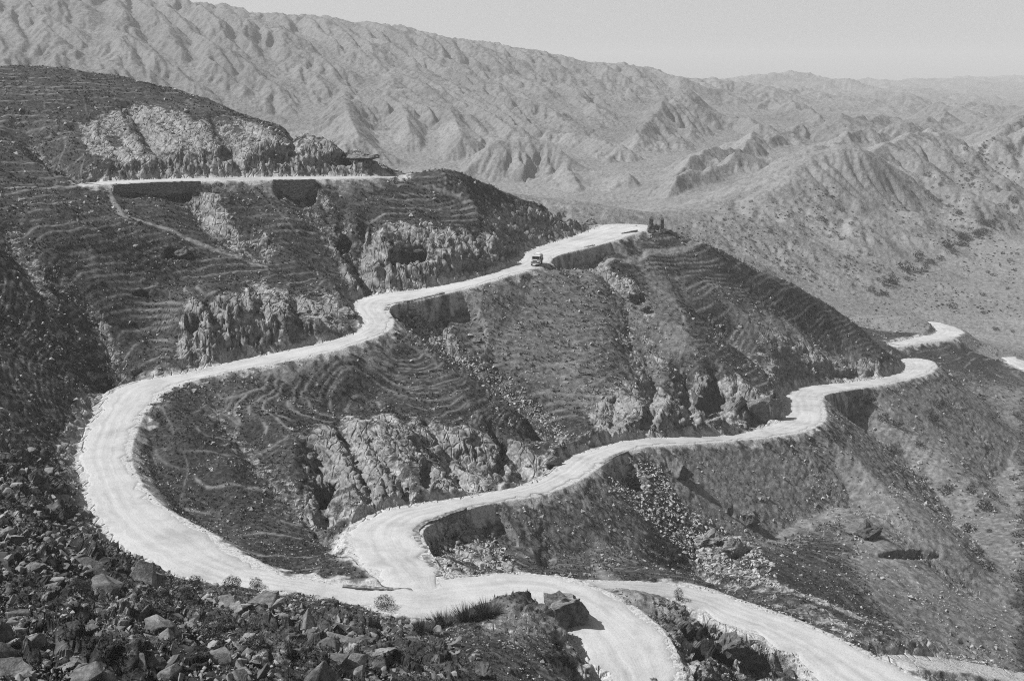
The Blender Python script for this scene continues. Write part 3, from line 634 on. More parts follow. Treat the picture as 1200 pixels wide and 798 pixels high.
def road_mesh(name, key, lift):
    R = ROAD[key]; C, w = R['C'], R['w']
    s = np.concatenate([[0], np.cumsum(np.linalg.norm(np.diff(C, axis=0), axis=1))]); m_ = max(8, int(s[-1] / .5)); q = np.linspace(0, s[-1], m_)
    C = np.stack([np.interp(q, s, C[:, k]) for k in range(3)], 1); w = np.interp(q, s, w)
    T = np.gradient(C[:, :2], axis=0); T /= np.linalg.norm(T, axis=1, keepdims=True)
    N2 = np.stack([-T[:, 1], T[:, 0]], 1)
    K_ = 19; tt = np.linspace(-1, 1, K_)
    sd_ = len(key) * 3.1
    je = .8 * fbm(q * .3, q * 0, q * 0 + sd_, 5, .7) - .1; jf = .8 * fbm(q * .3, q * 0 + 8, q * 0 + sd_, 5, .7) - .1
    vs = np.zeros((m_, K_, 3)); ac = np.zeros((m_, K_)); al = np.repeat(q[:, None], K_, 1) + len(key) * 100
    for k, t in enumerate(tt):
        ww = w + .1 + np.where(t < 0, je, jf)
        vs[:, k, :2] = C[:, :2] + N2 * (ww * t)[:, None]
        rut = -.035 * (math.exp(-((abs(t) - .30) / .09) ** 2))
        vs[:, k, 2] = C[:, 2] + lift + .05 * (1 - t * t) + rut + .03 * noise3(vs[:, k, 0] * .7, vs[:, k, 1] * .7, q * 0) - (.16 if abs(t) == 1 else 0)
        ac[:, k] = (t + 1) / 2
    idx = np.arange(m_ * K_).reshape(m_, K_)
    qd = np.stack([idx[:-1, :-1], idx[:-1, 1:], idx[1:, 1:], idx[1:, :-1]], -1).reshape(-1, 4)
    o = add_mesh(name, vs.reshape(-1, 3), qd[:, ::-1], MAT_ROAD, True, {'across': ac.ravel(), 'along': al.ravel()}); o['kind'] = 'structure'; return o
for i_, k in enumerate(ROAD_SHOW): road_mesh('road', k, .06 + .012 * i_)
print('meshes', time.time() - T0)

#@@OBJECTS
# ------------------------------------------------------------------ finding the ground
iTH = np.arange(nt); iRH = np.arange(nr)
ZG = Z.reshape(nr, nt)
def surf(x, y):
    a = np.interp(np.arctan2(x, y), TH, iTH).clip(0, nt - 1.001); b = np.interp(np.log(np.hypot(x, y) + 1e-6), RHO, iRH).clip(0, nr - 1.001)
    ia = a.astype(int); ib = b.astype(int); fa = a - ia; fb = b - ib
    return (ZG[ib, ia] * (1 - fa) + ZG[ib, ia + 1] * fa) * (1 - fb) + (ZG[ib + 1, ia] * (1 - fa) + ZG[ib + 1, ia + 1] * fa) * fb
ROCKG = rock.reshape(nr, nt); RDG = RD.reshape(nr, nt)
def near_val(A, x, y):
    a = np.rint(np.interp(np.arctan2(x, y), TH, iTH)).astype(int); b = np.rint(np.interp(np.log(np.hypot(x, y)), RHO, iRH)).astype(int)
    return A[b, a]
_ys = np.exp(np.linspace(math.log(36), math.log(1600), 1500))
def hit(uv):
    """ground points seen at photo pixels uv (n,2)"""
    uv = np.atleast_2d(uv); out = np.zeros((len(uv), 3))
    for s0 in range(0, len(uv), 800):
        q = uv[s0:s0 + 800]; d = np.stack([ray(*p) for p in q])
        px = d[:, 0:1] / d[:, 1:2] * _ys; pz = d[:, 2:3] / d[:, 1:2] * _ys; py = np.broadcast_to(_ys, px.shape)
        g = surf(px.ravel(), py.ravel()).reshape(px.shape); below = pz < g
        k = np.where(below.any(1), np.argmax(below, 1), len(_ys) - 1); r_ = np.arange(len(q))
        k0 = np.maximum(k - 1, 0); da = (pz - g)[r_, k0]; db = (pz - g)[r_, k]; f_ = np.clip(da / (da - db + 1e-9), 0, 1)
        yy = _ys[k0] + (_ys[k] - _ys[k0]) * f_; out[s0:s0 + 800, 1] = yy; out[s0:s0 + 800, 0] = d[:, 0] / d[:, 1] * yy; out[s0:s0 + 800, 2] = d[:, 2] / d[:, 1] * yy
    out[:, 2] = surf(out[:, 0], out[:, 1]); return out
def in_poly(poly, n, seed):
    rg = np.random.default_rng(seed); pts = np.array(poly, float); got = []
    lo, hi = pts.min(0), pts.max(0)
    while sum(map(len, got)) < n:
        q = rg.uniform(lo, hi, (n * 3, 2)); c = np.zeros(len(q), bool)
        for i in range(len(pts)):
            a, b = pts[i], pts[(i + 1) % len(pts)]
            c ^= ((a[1] > q[:, 1]) != (b[1] > q[:, 1])) & (q[:, 0] < (b[0] - a[0]) * (q[:, 1] - a[1]) / (b[1] - a[1] + 1e-12) + a[0])
        got.append(q[c])
    return np.concatenate(got)[:n]
def along(line, n, spread, seed):
    rg = np.random.default_rng(seed); L = np.array(line, float); s = np.concatenate([[0], np.cumsum(np.linalg.norm(np.diff(L, axis=0), axis=1))]); q = rg.uniform(0, s[-1], n)
    p = np.stack([np.interp(q, s, L[:, k]) for k in (0, 1)], 1); return p + rg.normal(0, spread, (n, 2))

# ------------------------------------------------------------------ helpers for things
def tag(o, label=None, cat=None, group=None, kind=None):
    if label: o['label'] = label
    if cat: o['category'] = cat
    if group: o['group'] = group
    if kind: o['kind'] = kind
    return o
def empty(name, loc, rotz=0):
    o = bpy.data.objects.new(name, None); COL.objects.link(o); o.location = loc; o.rotation_euler = (0, 0, rotz); o.empty_display_size = .3; return o
def obj(name, bm, material, parent=None, smooth=False):
    me = bpy.data.meshes.new(name); bm.to_mesh(me); bm.free(); me.materials.append(material)
    if smooth: me.polygons.foreach_set('use_smooth', [True] * len(me.polygons))
    o = bpy.data.objects.new(name, me); COL.objects.link(o); o.parent = parent; return o
def copy_of(o, loc, rot, scale):
    c = o.copy(); COL.objects.link(c); c.location = loc; c.rotation_euler = rot; c.scale = scale; return c
def plain(name, v, rough=.9, noise=None, bump=0):
    m, t, b = mat(name); b.inputs['Roughness'].default_value = rough
    if noise:
        geo = N_(t, 'ShaderNodeTexCoord'); n_ = noise_(t, geo.outputs['Object'], noise, 5, .65)
        t.links.new(ramp(t, n_, [(.3, v * .65), (.7, v * 1.3)]), b.inputs['Base Color'])
        if bump:
            bp = N_(t, 'ShaderNodeBump', Strength=.8, Distance=bump); t.links.new(n_, bp.inputs['Height']); t.links.new(bp.outputs['Normal'], b.inputs['Normal'])
    else: b.inputs['Base Color'].default_value = (v, v, v, 1)
    return m
def stone_material():
    m, t, b = mat('weathered_stone'); L = t.links
    geo = N_(t, 'ShaderNodeNewGeometry'); oi = N_(t, 'ShaderNodeObjectInfo')
    n1 = noise_(t, geo.outputs['Position'], 1.6, 6, .7); n2 = noise_(t, geo.outputs['Position'], 7, 4, .65)
    c = mix(t, 1.0, ramp(t, n1, [(.3, .05), (.5, .125), (.7, .23)]), ramp(t, oi.outputs['Random'], [(0, .55), (1, 1.45)]), 'MULTIPLY')
    c = mix(t, 1.0, c, ramp(t, n2, [(.35, .7), (.6, 1.1)]), 'MULTIPLY')
    to = N_(t, 'ShaderNodeAttribute', attribute_name='tone'); c = mix(t, 1.0, c, ramp(t, math_(t, 'ADD', to.outputs['Fac'], .5), [(0, .45), (.5, 1.0), (1, 1.7)]), 'MULTIPLY')
    L.new(c, b.inputs['Base Color']); bp = N_(t, 'ShaderNodeBump', Strength=.8, Distance=.12); L.new(math_(t, 'ADD', n1, math_(t, 'MULTIPLY', n2, .5)), bp.inputs['Height']); L.new(bp.outputs['Normal'], b.inputs['Normal'])
    return m
def leaf_material():
    m, t, b = mat('dry_scrub_leaf'); at_ = N_(t, 'ShaderNodeAttribute', attribute_name='tone'); t.links.new(ramp(t, at_.outputs['Fac'], [(0, .025), (.6, .06), (1, .15)]), b.inputs['Base Color']); return m
def chip_material():
    m, t, b = mat('pale_stone_chip'); n1 = noise_(t, N_(t, 'ShaderNodeNewGeometry').outputs['Position'], 2.2, 5, .7); to = N_(t, 'ShaderNodeAttribute', attribute_name='tone')
    t.links.new(mix(t, 1.0, ramp(t, n1, [(.3, .13), (.5, .23), (.7, .33)]), ramp(t, math_(t, 'ADD', to.outputs['Fac'], .5), [(0, .4), (.5, .9), (1, 1.35)]), 'MULTIPLY'), b.inputs['Base Color']); return m
M_STONE = stone_material(); M_CHIP = chip_material(); M_LEAF = leaf_material()

# ------------------------------------------------------------------ rock shapes
def rock_bm(seed, rough=False):
    rd = random.Random(seed); bm = bmesh.new()
    ax = (rd.uniform(.85, 1.35), rd.uniform(.55, .95), rd.uniform(.28, .62))
    for _ in range(rd.randint(9, 14)):
        v = Vector((rd.gauss(0, 1), rd.gauss(0, 1), rd.gauss(0, 1))).normalized() * rd.uniform(.85, 1.05)
        bm.verts.new((v.x * ax[0], v.y * ax[1], v.z * ax[2]))
    r = bmesh.ops.convex_hull(bm, input=bm.verts); bmesh.ops.delete(bm, geom=list({g for g in r['geom_interior'] + r['geom_unused'] if isinstance(g, bmesh.types.BMVert)}), context='VERTS')
    bmesh.ops.dissolve_limit(bm, angle_limit=.22, verts=bm.verts, edges=bm.edges)
    bmesh.ops.bevel(bm, geom=list(bm.edges), offset=.03, segments=1, affect='EDGES', clamp_overlap=True)
    bmesh.ops.triangulate(bm, faces=bm.faces)
    return bm
from mathutils import Vector, Euler
protos = []; PV = []
for k in range(12):
    bm = rock_bm(100 + k); me = bpy.data.meshes.new('rock'); bm.to_mesh(me); bm.free(); me.materials.append(M_STONE); protos.append(me)
    V_ = np.zeros(len(me.vertices) * 3); me.vertices.foreach_get('co', V_); F_ = np.zeros(len(me.polygons) * 3, np.int32); me.loops.foreach_get('vertex_index', F_); PV.append((V_.reshape(-1, 3), F_.reshape(-1, 3)))
def boulder_mesh(seed, amp=.26):
    bm = rock_bm(seed); bmesh.ops.subdivide_edges(bm, edges=bm.edges, cuts=5, use_grid_fill=True)
    for _ in range(3): bmesh.ops.smooth_vert(bm, verts=bm.verts, factor=.5, use_axis_x=True, use_axis_y=True, use_axis_z=True)
    co_ = np.array([v.co[:] for v in bm.verts]); n_ = ridged(co_[:, 0] * 1.3 + seed, co_[:, 1] * 1.3, co_[:, 2] * 2.2, 4) - .4; n2 = fbm(co_[:, 0] * 4 + seed, co_[:, 1] * 4, co_[:, 2] * 5, 3)
    bm.normal_update()
    for v, a, b in zip(list(bm.verts), n_, n2): v.co += v.co.normalized() * float(a * amp + b * amp * .45)
    me = bpy.data.meshes.new('boulder'); bm.to_mesh(me); bm.free(); me.materials.append(M_STONE); return me

def rot_mats(n, rg, tilt=.6):
    a = rg.uniform(0, 2 * math.pi, n); b = rg.normal(0, tilt, n); c = rg.normal(0, tilt, n)
    ca, sa, cb, sb, cc, sc2 = np.cos(a), np.sin(a), np.cos(b), np.sin(b), np.cos(c), np.sin(c); o = np.zeros(n); e = np.ones(n)
    Rz = np.stack([ca, -sa, o, sa, ca, o, o, o, e], 1).reshape(n, 3, 3); Rx = np.stack([e, o, o, o, cb, -sb, o, sb, cb], 1).reshape(n, 3, 3); Ry = np.stack([cc, o, sc2, o, e, o, -sc2, o, cc], 1).reshape(n, 3, 3)
    return Rz @ Rx @ Ry
def rubble(name, pts, rad, seed, label, tone):
    rg = np.random.default_rng(seed); n = len(pts); R_ = rot_mats(n, rg); pk = rg.integers(0, 12, n); vs, fs, off_ = [], [], 0; tn = []
    for i in range(n):
        v, f = PV[pk[i]]; w = (v * rad[i]) @ R_[i].T + pts[i]; vs.append(w); fs.append(f + off_); off_ += len(v); tn.append(np.full(len(v), tone[i]))
    o = add_mesh(name, np.concatenate(vs), np.concatenate(fs), M_CHIP, False, {'tone': np.concatenate(tn)}); tag(o, label, 'rubble', kind='stuff'); return o

def radii(p, pxlo, pxhi, seed, power=2.2):
    rg = np.random.default_rng(seed); u = rg.uniform(0, 1, len(p)); px = (pxlo ** (1 - power) + u * (pxhi ** (1 - power) - pxlo ** (1 - power))) ** (1 / (1 - power))
    return px * .5 * np.linalg.norm(p, axis=1) / FPX

FORE = [(0,545),(50,545),(100,600),(150,655),(235,697),(330,697),(400,712),(500,730),(560,745),(560,798),(0,798)]
batches = [
 ('gully below the culvert wall', along([(482,368),(520,405),(570,440),(620,480),(664,514)], 1300, 7, 1), 1.8, 7),
 ('hollow inside the lower bend', in_poly([(492,628),(540,604),(575,625),(610,665),(610,674),(525,684),(505,655)], 900, 2), 2.0, 9),
 ('scree', in_poly([(706,545),(745,537),(775,548),(800,590),(850,620),(905,660),(915,690),(840,676),(770,622),(725,580)], 2000, 3), 2.2, 10),
 ('left gullies', along([(5,270),(30,310),(65,370),(110,425),(138,448)], 350, 10, 4), 1.5, 6), ('left gullies', along([(60,312),(100,365),(150,432)], 200, 6, 5), 1.5, 5),
 ('foreground', in_poly(FORE, 4200, 6), 2.2, 20),
 ('roadside', in_poly([(150,520),(165,560),(220,612),(290,655),(400,682),(440,640),(400,610),(340,640),(260,600),(190,540)], 500, 7), 1.3, 5),
 ('roadside2', along([(147,532),(152,555),(168,578),(188,597),(218,614),(250,631),(278,654),(307,667),(334,677),(400,689)], 260, 3, 8), 1.5, 5),
 ('roadside3', along([(95,545),(104,565),(118,595),(128,625),(148,648),(171,664),(201,681),(240,692),(318,692),(400,708),(483,724)], 330, 4, 9), 1.5, 6),
 ('roadside4', along([(400,409),(333,425),(283,433),(233,445),(200,456),(177,468),(158,500)], 160, 2.5, 10), 1.2, 4),
 ('roadside5', along([(560,335),(600,322),(650,302),(700,287),(745,273)], 90, 2, 11), 1.0, 3),
 ('roadside6', along([(640,676),(690,686),(733,708),(767,731),(785,760),(797,795)], 240, 5, 12), 1.2, 4),
 ('roadside7', along([(800,683),(850,697),(900,715),(950,733),(1000,757),(1050,780)], 240, 4, 13), 1.5, 6),
 ('roadside8', along([(400,400),(333,411),(275,423),(235,434)], 120, 2, 14), 1.2, 4), ('roadside9', along([(600,309),(545,327),(500,336),(440,345)], 120, 2, 15), 1.0, 4),
 ('roadside10', along([(412,602),(500,586),(600,568),(645,555)], 130, 2, 16), 1.2, 5), ('roadside11', along([(700,512),(800,508),(880,503)], 110, 2, 17), 1.2, 5),
 ('spur', in_poly([(500,350),(640,318),(780,345),(830,420),(700,500),(640,470)], 1000, 18), 1.2, 4.5),
 ('lower slope', in_poly([(560,600),(700,560),(960,520),(1180,640),(1190,780),(1000,745),(840,690),(640,660)], 1000, 19), 1.2, 6),
 ('upper', in_poly([(10,225),(440,215),(430,330),(210,400),(60,330)], 500, 20), 1.0, 4.5), ('upper2', in_poly([(0,85),(100,90),(400,175),(450,205),(100,208),(0,205)], 350, 21), 1.0, 4),
 ('spur two', in_poly([(160,470),(400,420),(480,395),(640,520),(400,505),(240,520)], 500, 22), 1.0, 3.5),
 ('shoulder', in_poly([(640,675),(700,680),(830,730),(900,745),(940,770),(800,760),(740,705)], 260, 23), 1.2, 4),
 ('knob', in_poly([(470,735),(560,712),(660,700),(690,740),(640,775),(520,770)], 260, 24), 1.3, 6),
]
rub_p, rub_r, rub_t = [], [], []
for k, (nm, uv, a, b) in enumerate(batches):
    p = hit(uv); rr = radii(p, a, b, 50 + k, 1.7 if nm == 'foreground' else 2.2); ok = (near_val(RDG, p[:, 0], p[:, 1]) > .1) & (p[:, 1] < 400); p = p[ok]; rr = rr[ok]; p[:, 2] -= rr * .08; rub_p.append(p); rub_r.append(rr); rub_t.append(rng.uniform(-.5, .2, len(p)) if nm in ('foreground', 'knob') else rng.uniform(.05, .95, len(p)))
rub_t = np.concatenate(rub_t); rub_p = np.concatenate(rub_p); rub_r = np.concatenate(rub_r)
rubble('rubble', rub_p, rub_r, 3, 'broken grey stones and scree strewn over the slopes and gullies', rub_t)

# countable rocks: the largest loose ones, each an object
ROCKS = [
 ('angular grey rock lying on the dark foreground slope below the long left bend', 'rocks strewn over the foreground slope', in_poly([(0,640),(130,655),(235,705),(330,705),(400,720),(420,798),(0,798)], 170, 31), 12, 76),
 ('flat pale slab among dark grass at the foot of the photo beside the dusty knob', 'slabs in front of the dusty knob', in_poly([(400,720),(500,740),(560,760),(560,798),(420,798)], 22, 32), 9, 26),
 ('small grey stone on the grassy bank left of the long bend', 'stones on the bank left of the bend', in_poly([(0,520),(60,520),(110,600),(150,660),(130,655),(0,640)], 34, 33), 5, 16),
 ('pale stone block lying on the grassy spur between the two long roads', 'stones on the middle spur', in_poly([(510,355),(640,325),(770,350),(760,440),(700,490),(640,465)], 34, 34), 4, 10),
 ('rock fallen in the scree chute below the lower road', 'rocks of the scree chute', in_poly([(720,550),(770,560),(830,620),(900,670),(840,672),(770,615)], 26, 35), 8, 18),
 ('rock tumbled into the hollow inside the lower hairpin', 'rocks in the hairpin hollow', in_poly([(500,632),(540,608),(590,640),(600,672),(520,680)], 20, 36), 7, 15),
 ('grey rock on the dark slope under the top road', 'rocks under the top road', in_poly([(90,240),(240,260),(330,290),(220,310),(100,300)], 18, 37), 5, 13),
]
nrock = 0
for gi, (lab, grp, uv, a, b) in enumerate(ROCKS):
    p = hit(uv); rr = radii(p, a, b, 80 + gi, 1.55); ok = near_val(RDG, p[:, 0], p[:, 1]) > .4
    for (x, y, z), r in zip(p[ok], rr[ok]):
        o = bpy.data.objects.new('rock', random.choice(protos)); COL.objects.link(o)
        o.location = (x, y, z - r * .02); o.rotation_euler = (random.gauss(0, .5), random.gauss(0, .5), random.uniform(0, 6.3)); o.scale = (r, r * random.uniform(.75, 1.1), r * random.uniform(.7, 1.2))
        tag(o, lab, 'rock', grp); nrock += 1

# single large boulders and outcrops: (name, u, v, width px, height px, depth factor, sink, label)
BOULD = [
 ('outcrop', 662,735, 60,66, 1.0,.20, 'huge rounded dark rock face overhanging the road at the end of the dusty knob', 1),
 ('boulder', 795,560, 28,42, 1.0,.35, 'tall grey boulder at the top of the scree chute below the lower road', 2),
 ('boulder', 1020,630, 36,30, 1.0,.3, 'round weathered boulder standing in a hollow on the right hand grass slope', 3),
 ('boulder', 832,640, 42,24, .8,.25, 'broad flat pale slab in the middle of the scree chute', 4),
 ('boulder', 866,654, 40,30, .8,.25, 'largest pale slab at the lower end of the scree chute', 5),
 ('boulder', 878,618, 30,36, .7,.25, 'cracked upright slab to the right of the scree chute', 6),
 ('boulder', 856,606, 7,26, .6,.2, 'thin upright stone sliver beside the scree chute', 7),
 ('boulder', 568,795, 30,28, .8,.3, 'pointed pale rock at the very bottom below the dusty knob', 8),
 ('boulder', 768,800, 24,12, .9,.4, 'low boulder on the road edge at the bottom of the picture', 9),
 ('boulder', 157,440, 14,16, .8,.25, 'pale boulder beside the road where the gully meets the long bend', 10),
 ('outcrop', 906,488, 50,46, .9,.4, 'massive rock nose undercut above the bend of the lower road', 11),
 ('outcrop', 862,482, 34,46, .9,.4, 'blocky rock buttress left of the undercut nose over the lower road', 12),
 ('outcrop', 820,478, 34,36, .8,.4, 'dark split rock face between grassy slope and lower road', 13),
 ('outcrop', 480,298, 34,22, .8,.3, 'overhanging ledge of rock in the cliff under the top road', 14),
 ('outcrop', 425,190, 46,24, .8,.35, 'dark jutting rock ledge at the end of the upper hill above the top road', 15),
 ('outcrop', 648,545, 34,20, .8,.4, 'rock nose at the foot of the first spur where the lower road turns', 16),
 ('outcrop', 690,263, 22,12, .9,.4, 'dark rounded rock at the corner where the road leaves behind the ridge', 17),
 ('outcrop', 408,372, 30,26, .9,.45, 'rock nose at the inside of the sharp bend with a deep shadow', 18),
 ('outcrop', 215,300, 34,14, .7,.35, 'low dark ledge of rock on the grassy slope below the top road', 19),
 ('outcrop', 850,770, 60,48, .8,.4, 'dark ribbed rock on the bank between the two bottom roads', 21),
 ('outcrop', 769,270, 17,14, .9,.3, 'craggy pale rock heap joining the two dark gateposts', 31),
 ('boulder', 75,782, 26,22, .8,.3, 'pale flat faced block in the lower left corner', 22),
 ('boulder', 40,670, 26,20, .8,.3, 'pair of leaning split stones on the left edge above the corner', 23),
 ('boulder', 560,402, 11,9, .8,.25, 'white block standing out on the middle spur', 24),
 ('boulder', 685,440, 15,9, .8,.25, 'long tilted slab at the foot of the middle spur', 25),
 ('boulder', 755,365, 20,12, .8,.3, 'rock lip over the small cave hole on the middle spur', 26),
 ('boulder', 440,775, 44,16, .8,.3, 'long flat topped slab with a dark underside in front of the knob', 27),
 ('boulder', 425,758, 36,14, .8,.3, 'flat slab stacked behind the long slab in front of the knob', 28),
]
BP = hit(np.array([(b[1], b[2]) for b in BOULD], float))
for (nm, u, v, wp, hp, dep, sink, lab, sd_), p in zip(BOULD, BP):
    k = np.linalg.norm(p) / FPX; o = bpy.data.objects.new(nm, boulder_mesh(300 + sd_)); COL.objects.link(o)
    o.data.name = nm; o.scale = (wp * .5 * k, wp * .5 * k * dep, hp * .9 * k); o.location = (p[0], p[1] + wp * .2 * k, p[2] + hp * (.5 - sink) * k); o.rotation_euler = (random.gauss(0, .1), random.gauss(0, .1), random.gauss(0, .3))
    tag(o, lab, 'boulder' if nm == 'boulder' else 'rock outcrop')

# ------------------------------------------------------------------ shrubs and grass
def blades(n, rad, hgt, wid, rg, lean=.5, dome=False):
    """n small leaf faces spread through a low dome (or blades fanning from the root)"""
    if dome:
        d = rg.normal(size=(n, 3)); d /= np.linalg.norm(d, axis=1, keepdims=True); rr = rg.uniform(.35, 1, n) ** .6 * (1 + .25 * noise3(d[:, 0] * 2, d[:, 1] * 2, d[:, 2] * 2 + rg.uniform(0, 50)))
        c = d * rr[:, None] * np.array([rad, rad, hgt * .55]) + np.array([0, 0, hgt * .5]); c[:, 2] = np.abs(c[:, 2])
        t1 = rg.normal(size=(n, 3)); t1 /= np.linalg.norm(t1, axis=1, keepdims=True); t2 = np.cross(t1, rg.normal(size=(n, 3))); t2 /= np.linalg.norm(t2, axis=1, keepdims=True)
        s = (wid * rg.uniform(.6, 1.5, n))[:, None]
        return np.stack([c - t1 * s, c + t2 * s * .6, c + t1 * s * 1.2], 1), rg.uniform(0, 1, n)
    a = rg.uniform(0, 2 * math.pi, n); r0 = rad * .45 * np.sqrt(rg.uniform(0, 1, n)); b = np.stack([np.cos(a) * r0, np.sin(a) * r0, np.zeros(n)], 1)
    out = np.stack([np.cos(a), np.sin(a), np.zeros(n)], 1); tip = b + out * (rad * rg.uniform(.1, lean * 1.6, n))[:, None] + np.array([0, 0, 1]) * (hgt * rg.uniform(.5, 1, n))[:, None]
    sd_ = np.stack([-np.sin(a), np.cos(a), np.zeros(n)], 1) * wid
    return np.stack([b - sd_, b + sd_, tip], 1), rg.uniform(0, 1, n)
def tri_mesh(name, tris, tone, material):
    tris = tris.reshape(-1, 3, 3); n = len(tris); me_o = add_mesh(name, tris.reshape(-1, 3), np.arange(n * 3, dtype=np.int32).reshape(n, 3), material, False, {'tone': np.repeat(tone, 3)}); return me_o
rg = np.random.default_rng(5)
M_STEM = plain('shrub_twig', .08)
def make_shrub(loc, rad, hgt, nf, label, cat='shrub', group=None, grassy=False):
    root = empty('shrub', loc); tag(root, label, cat, group)
    if grassy: tr_, tn = blades(nf, rad, hgt, .035, rg, .5)
    else: tr_, tn = blades(nf, rad, hgt, .055, rg, dome=True)
    f = tri_mesh('foliage', tr_, tn * .7, M_LEAF); f.parent = root
    bm = bmesh.new()
    for k in range(7):
        a = rg.uniform(0, 6.3); e = Vector((math.cos(a) * rad * .6, math.sin(a) * rad * .6, hgt * rg.uniform(.5, .8))); s_ = Vector((-math.sin(a), math.cos(a), 0)) * .02
        vs = [bm.verts.new(q) for q in (s_ * 1.5, -s_ * 1.5, e - s_ * .5, e + s_ * .5)]; bm.faces.new(vs)
        s_ = Vector((0, 0, .02)); vs = [bm.verts.new(q) for q in (s_ * 1.5, -s_ * 1.5, e - s_ * .5, e + s_ * .5)]; bm.faces.new(vs)
    obj('stem', bm, M_STEM, root)
    return root
SH = [(205,712,40,34,'large dark bush in the middle of the rocky foreground slope'), (178,724,36,30,'dark bush half behind the rocks left of the large foreground bush'), (272,689,22,13,'small round bush on the verge under the long bend'), (300,688,15,11,'smallest bush on the verge right of the round one'), (228,686,18,10,'low bush at the road edge left of the round one'),
      (213,432,44,20,'dark bush beside the road at the head of the long bend'), (150,770,40,22,'dark thorn bush low in the rocky foreground'), (250,745,40,22,'spreading dark bush among rocks below the large foreground bush'), (300,765,30,20,'dark bush between pale rocks near the bottom'), (90,700,36,22,'dark bush by the leaning stones on the left'),
      (450,712,24,14,'dark bush at the road edge left of the dry grass'), (795,703,12,14,'little bush on the rim between the two bottom roads')]
SP = hit(np.array([(a, b) for a, b, *_ in SH], float))
for (u, v, wp, hp, lab), p in zip(SH, SP):
    k = np.linalg.norm(p) / FPX; make_shrub((p[0], p[1], p[2] - .05), wp * .5 * k, hp * 1.1 * k, 1500 if wp > 20 else 700, lab)
GR = [(520,735,38,22,'tall dry grass clump at the left end of the row on the knob'), (548,728,40,26,'tallest dry grass clump in the middle of the row on the knob'), (572,722,36,24,'dry grass clump by the pointed tip of the knob'), (497,742,32,18,'thin dry grass clump at the roadside end of the knob')]
for (u, v, wp, hp, lab), p in zip(GR, hit(np.array([(a, b) for a, b, *_ in GR], float))):
    k = np.linalg.norm(p) / FPX; make_shrub((p[0], p[1], p[2] - .05), wp * .6 * k, hp * .8 * k, 420, lab, 'dry grass', None, True)
# shrubs dotted over the hills: one mesh kind, many objects
sh_me = []
for k in range(6):
    tr_, tn = blades(150, 1.0, 1.25, .17, rg, dome=True); o = tri_mesh('shrub', tr_, tn * .5, M_LEAF); sh_me.append(o.data); bpy.data.objects.remove(o)
HS = [('round dark shrub dotted on the pale hill beyond the gateposts', 'shrubs on the pale hill', in_poly([(800,270),(860,240),(960,225),(1030,250),(1040,330),(990,360),(900,320),(830,300)], 110, 41), 3, 8),
      ('dark shrub along the dry valley bottom', 'shrubs along the valley bottom', along([(1022,352),(1060,325),(1095,303),(1130,282),(1165,262)], 44, 6, 42), 7, 15),
      ('dark shrub on the steep hillside at the right edge', 'shrubs on the far right hillside', in_poly([(1040,240),(1080,190),(1195,140),(1195,250),(1120,280),(1060,300)], 62, 43), 4, 9),
      ('dark shrub on the smooth slope beyond the far road bend', 'shrubs on the smooth slope', in_poly([(1060,345),(1195,260),(1195,400),(1140,390),(1080,372)], 18, 44), 4, 8),
      ('dark bush on the steep slope right of the lower road', 'bushes on the right hand slope', in_poly([(990,470),(1090,440),(1195,470),(1195,700),(1120,650),(1050,560)], 44, 45), 6, 18)]
for gi, (lab, grp, uv, a, b) in enumerate(HS):
    p = hit(uv); rr = radii(p, a, b, 120 + gi, 2.0)
    for (x, y, z), r in zip(p, rr):
        if y > 1400: continue
        if y < 400 and near_val(RDG, np.array([x]), np.array([y]))[0] < 1: continue
        o = bpy.data.objects.new('shrub', random.choice(sh_me)); COL.objects.link(o); o.location = (x, y, z - r * .15); s_ = r * random.uniform(.85, 1.15); o.scale = (s_ * random.uniform(.9, 1.3), s_, s_ * random.uniform(.8, 1.1)); o.rotation_euler = (0, 0, random.uniform(0, 6.3))
        tag(o, lab, 'shrub', grp)
# countless low scrub and grass
def scatter_blades(name, pts, rad, nb, hg, wd, seed, label, tone=(.0, 1.0), cat='grass'):
    r_ = np.random.default_rng(seed); T_, N2 = [], []
    var = [blades(nb, 1.0, hg, wd, r_, .7) for _ in range(12)]
    pk = r_.integers(0, 12, len(pts))
    for k in range(12):
        m_ = pk == k; q = pts[m_]; t_ = var[k][0][None] * rad[m_][:, None, None, None] + q[:, None, None, :]; T_.append(t_.reshape(-1, 3, 3)); base_t = r_.uniform(tone[0], tone[1], len(q)); N2.append((base_t[:, None] + .15 * (var[k][1][None] - .5)).ravel())
    o = tri_mesh(name, np.concatenate(T_), np.concatenate(N2).clip(0, 1), M_LEAF); tag(o, label, cat, kind='stuff'); return o
cand = np.nonzero((r2 > 40) & (r2 < 400) & (np.abs(th2) < .47) & (RD > .6) & (rock < .45) & (soil < .5) & (track < .4))[0]
pick = rng.choice(cand, 110000); pick = pick[noise3(X[pick] * .18, Y[pick] * .18, 0 * pick) > rng.uniform(-.55, .35, len(pick))]
gp = np.stack([PX[pick], PY[pick], PZ[pick] - .03], 1); gp[:, :2] += rng.normal(0, .1, (len(gp), 2))
gr = rng.uniform(.13, .36, len(gp)) * np.clip(r2[pick] / 160, .55, 1.6)
scatter_blades('dry_grass', gp, gr, 5, 1.1, .24, 9, 'short dry tussock grass covering the dark slopes', (0, .75))
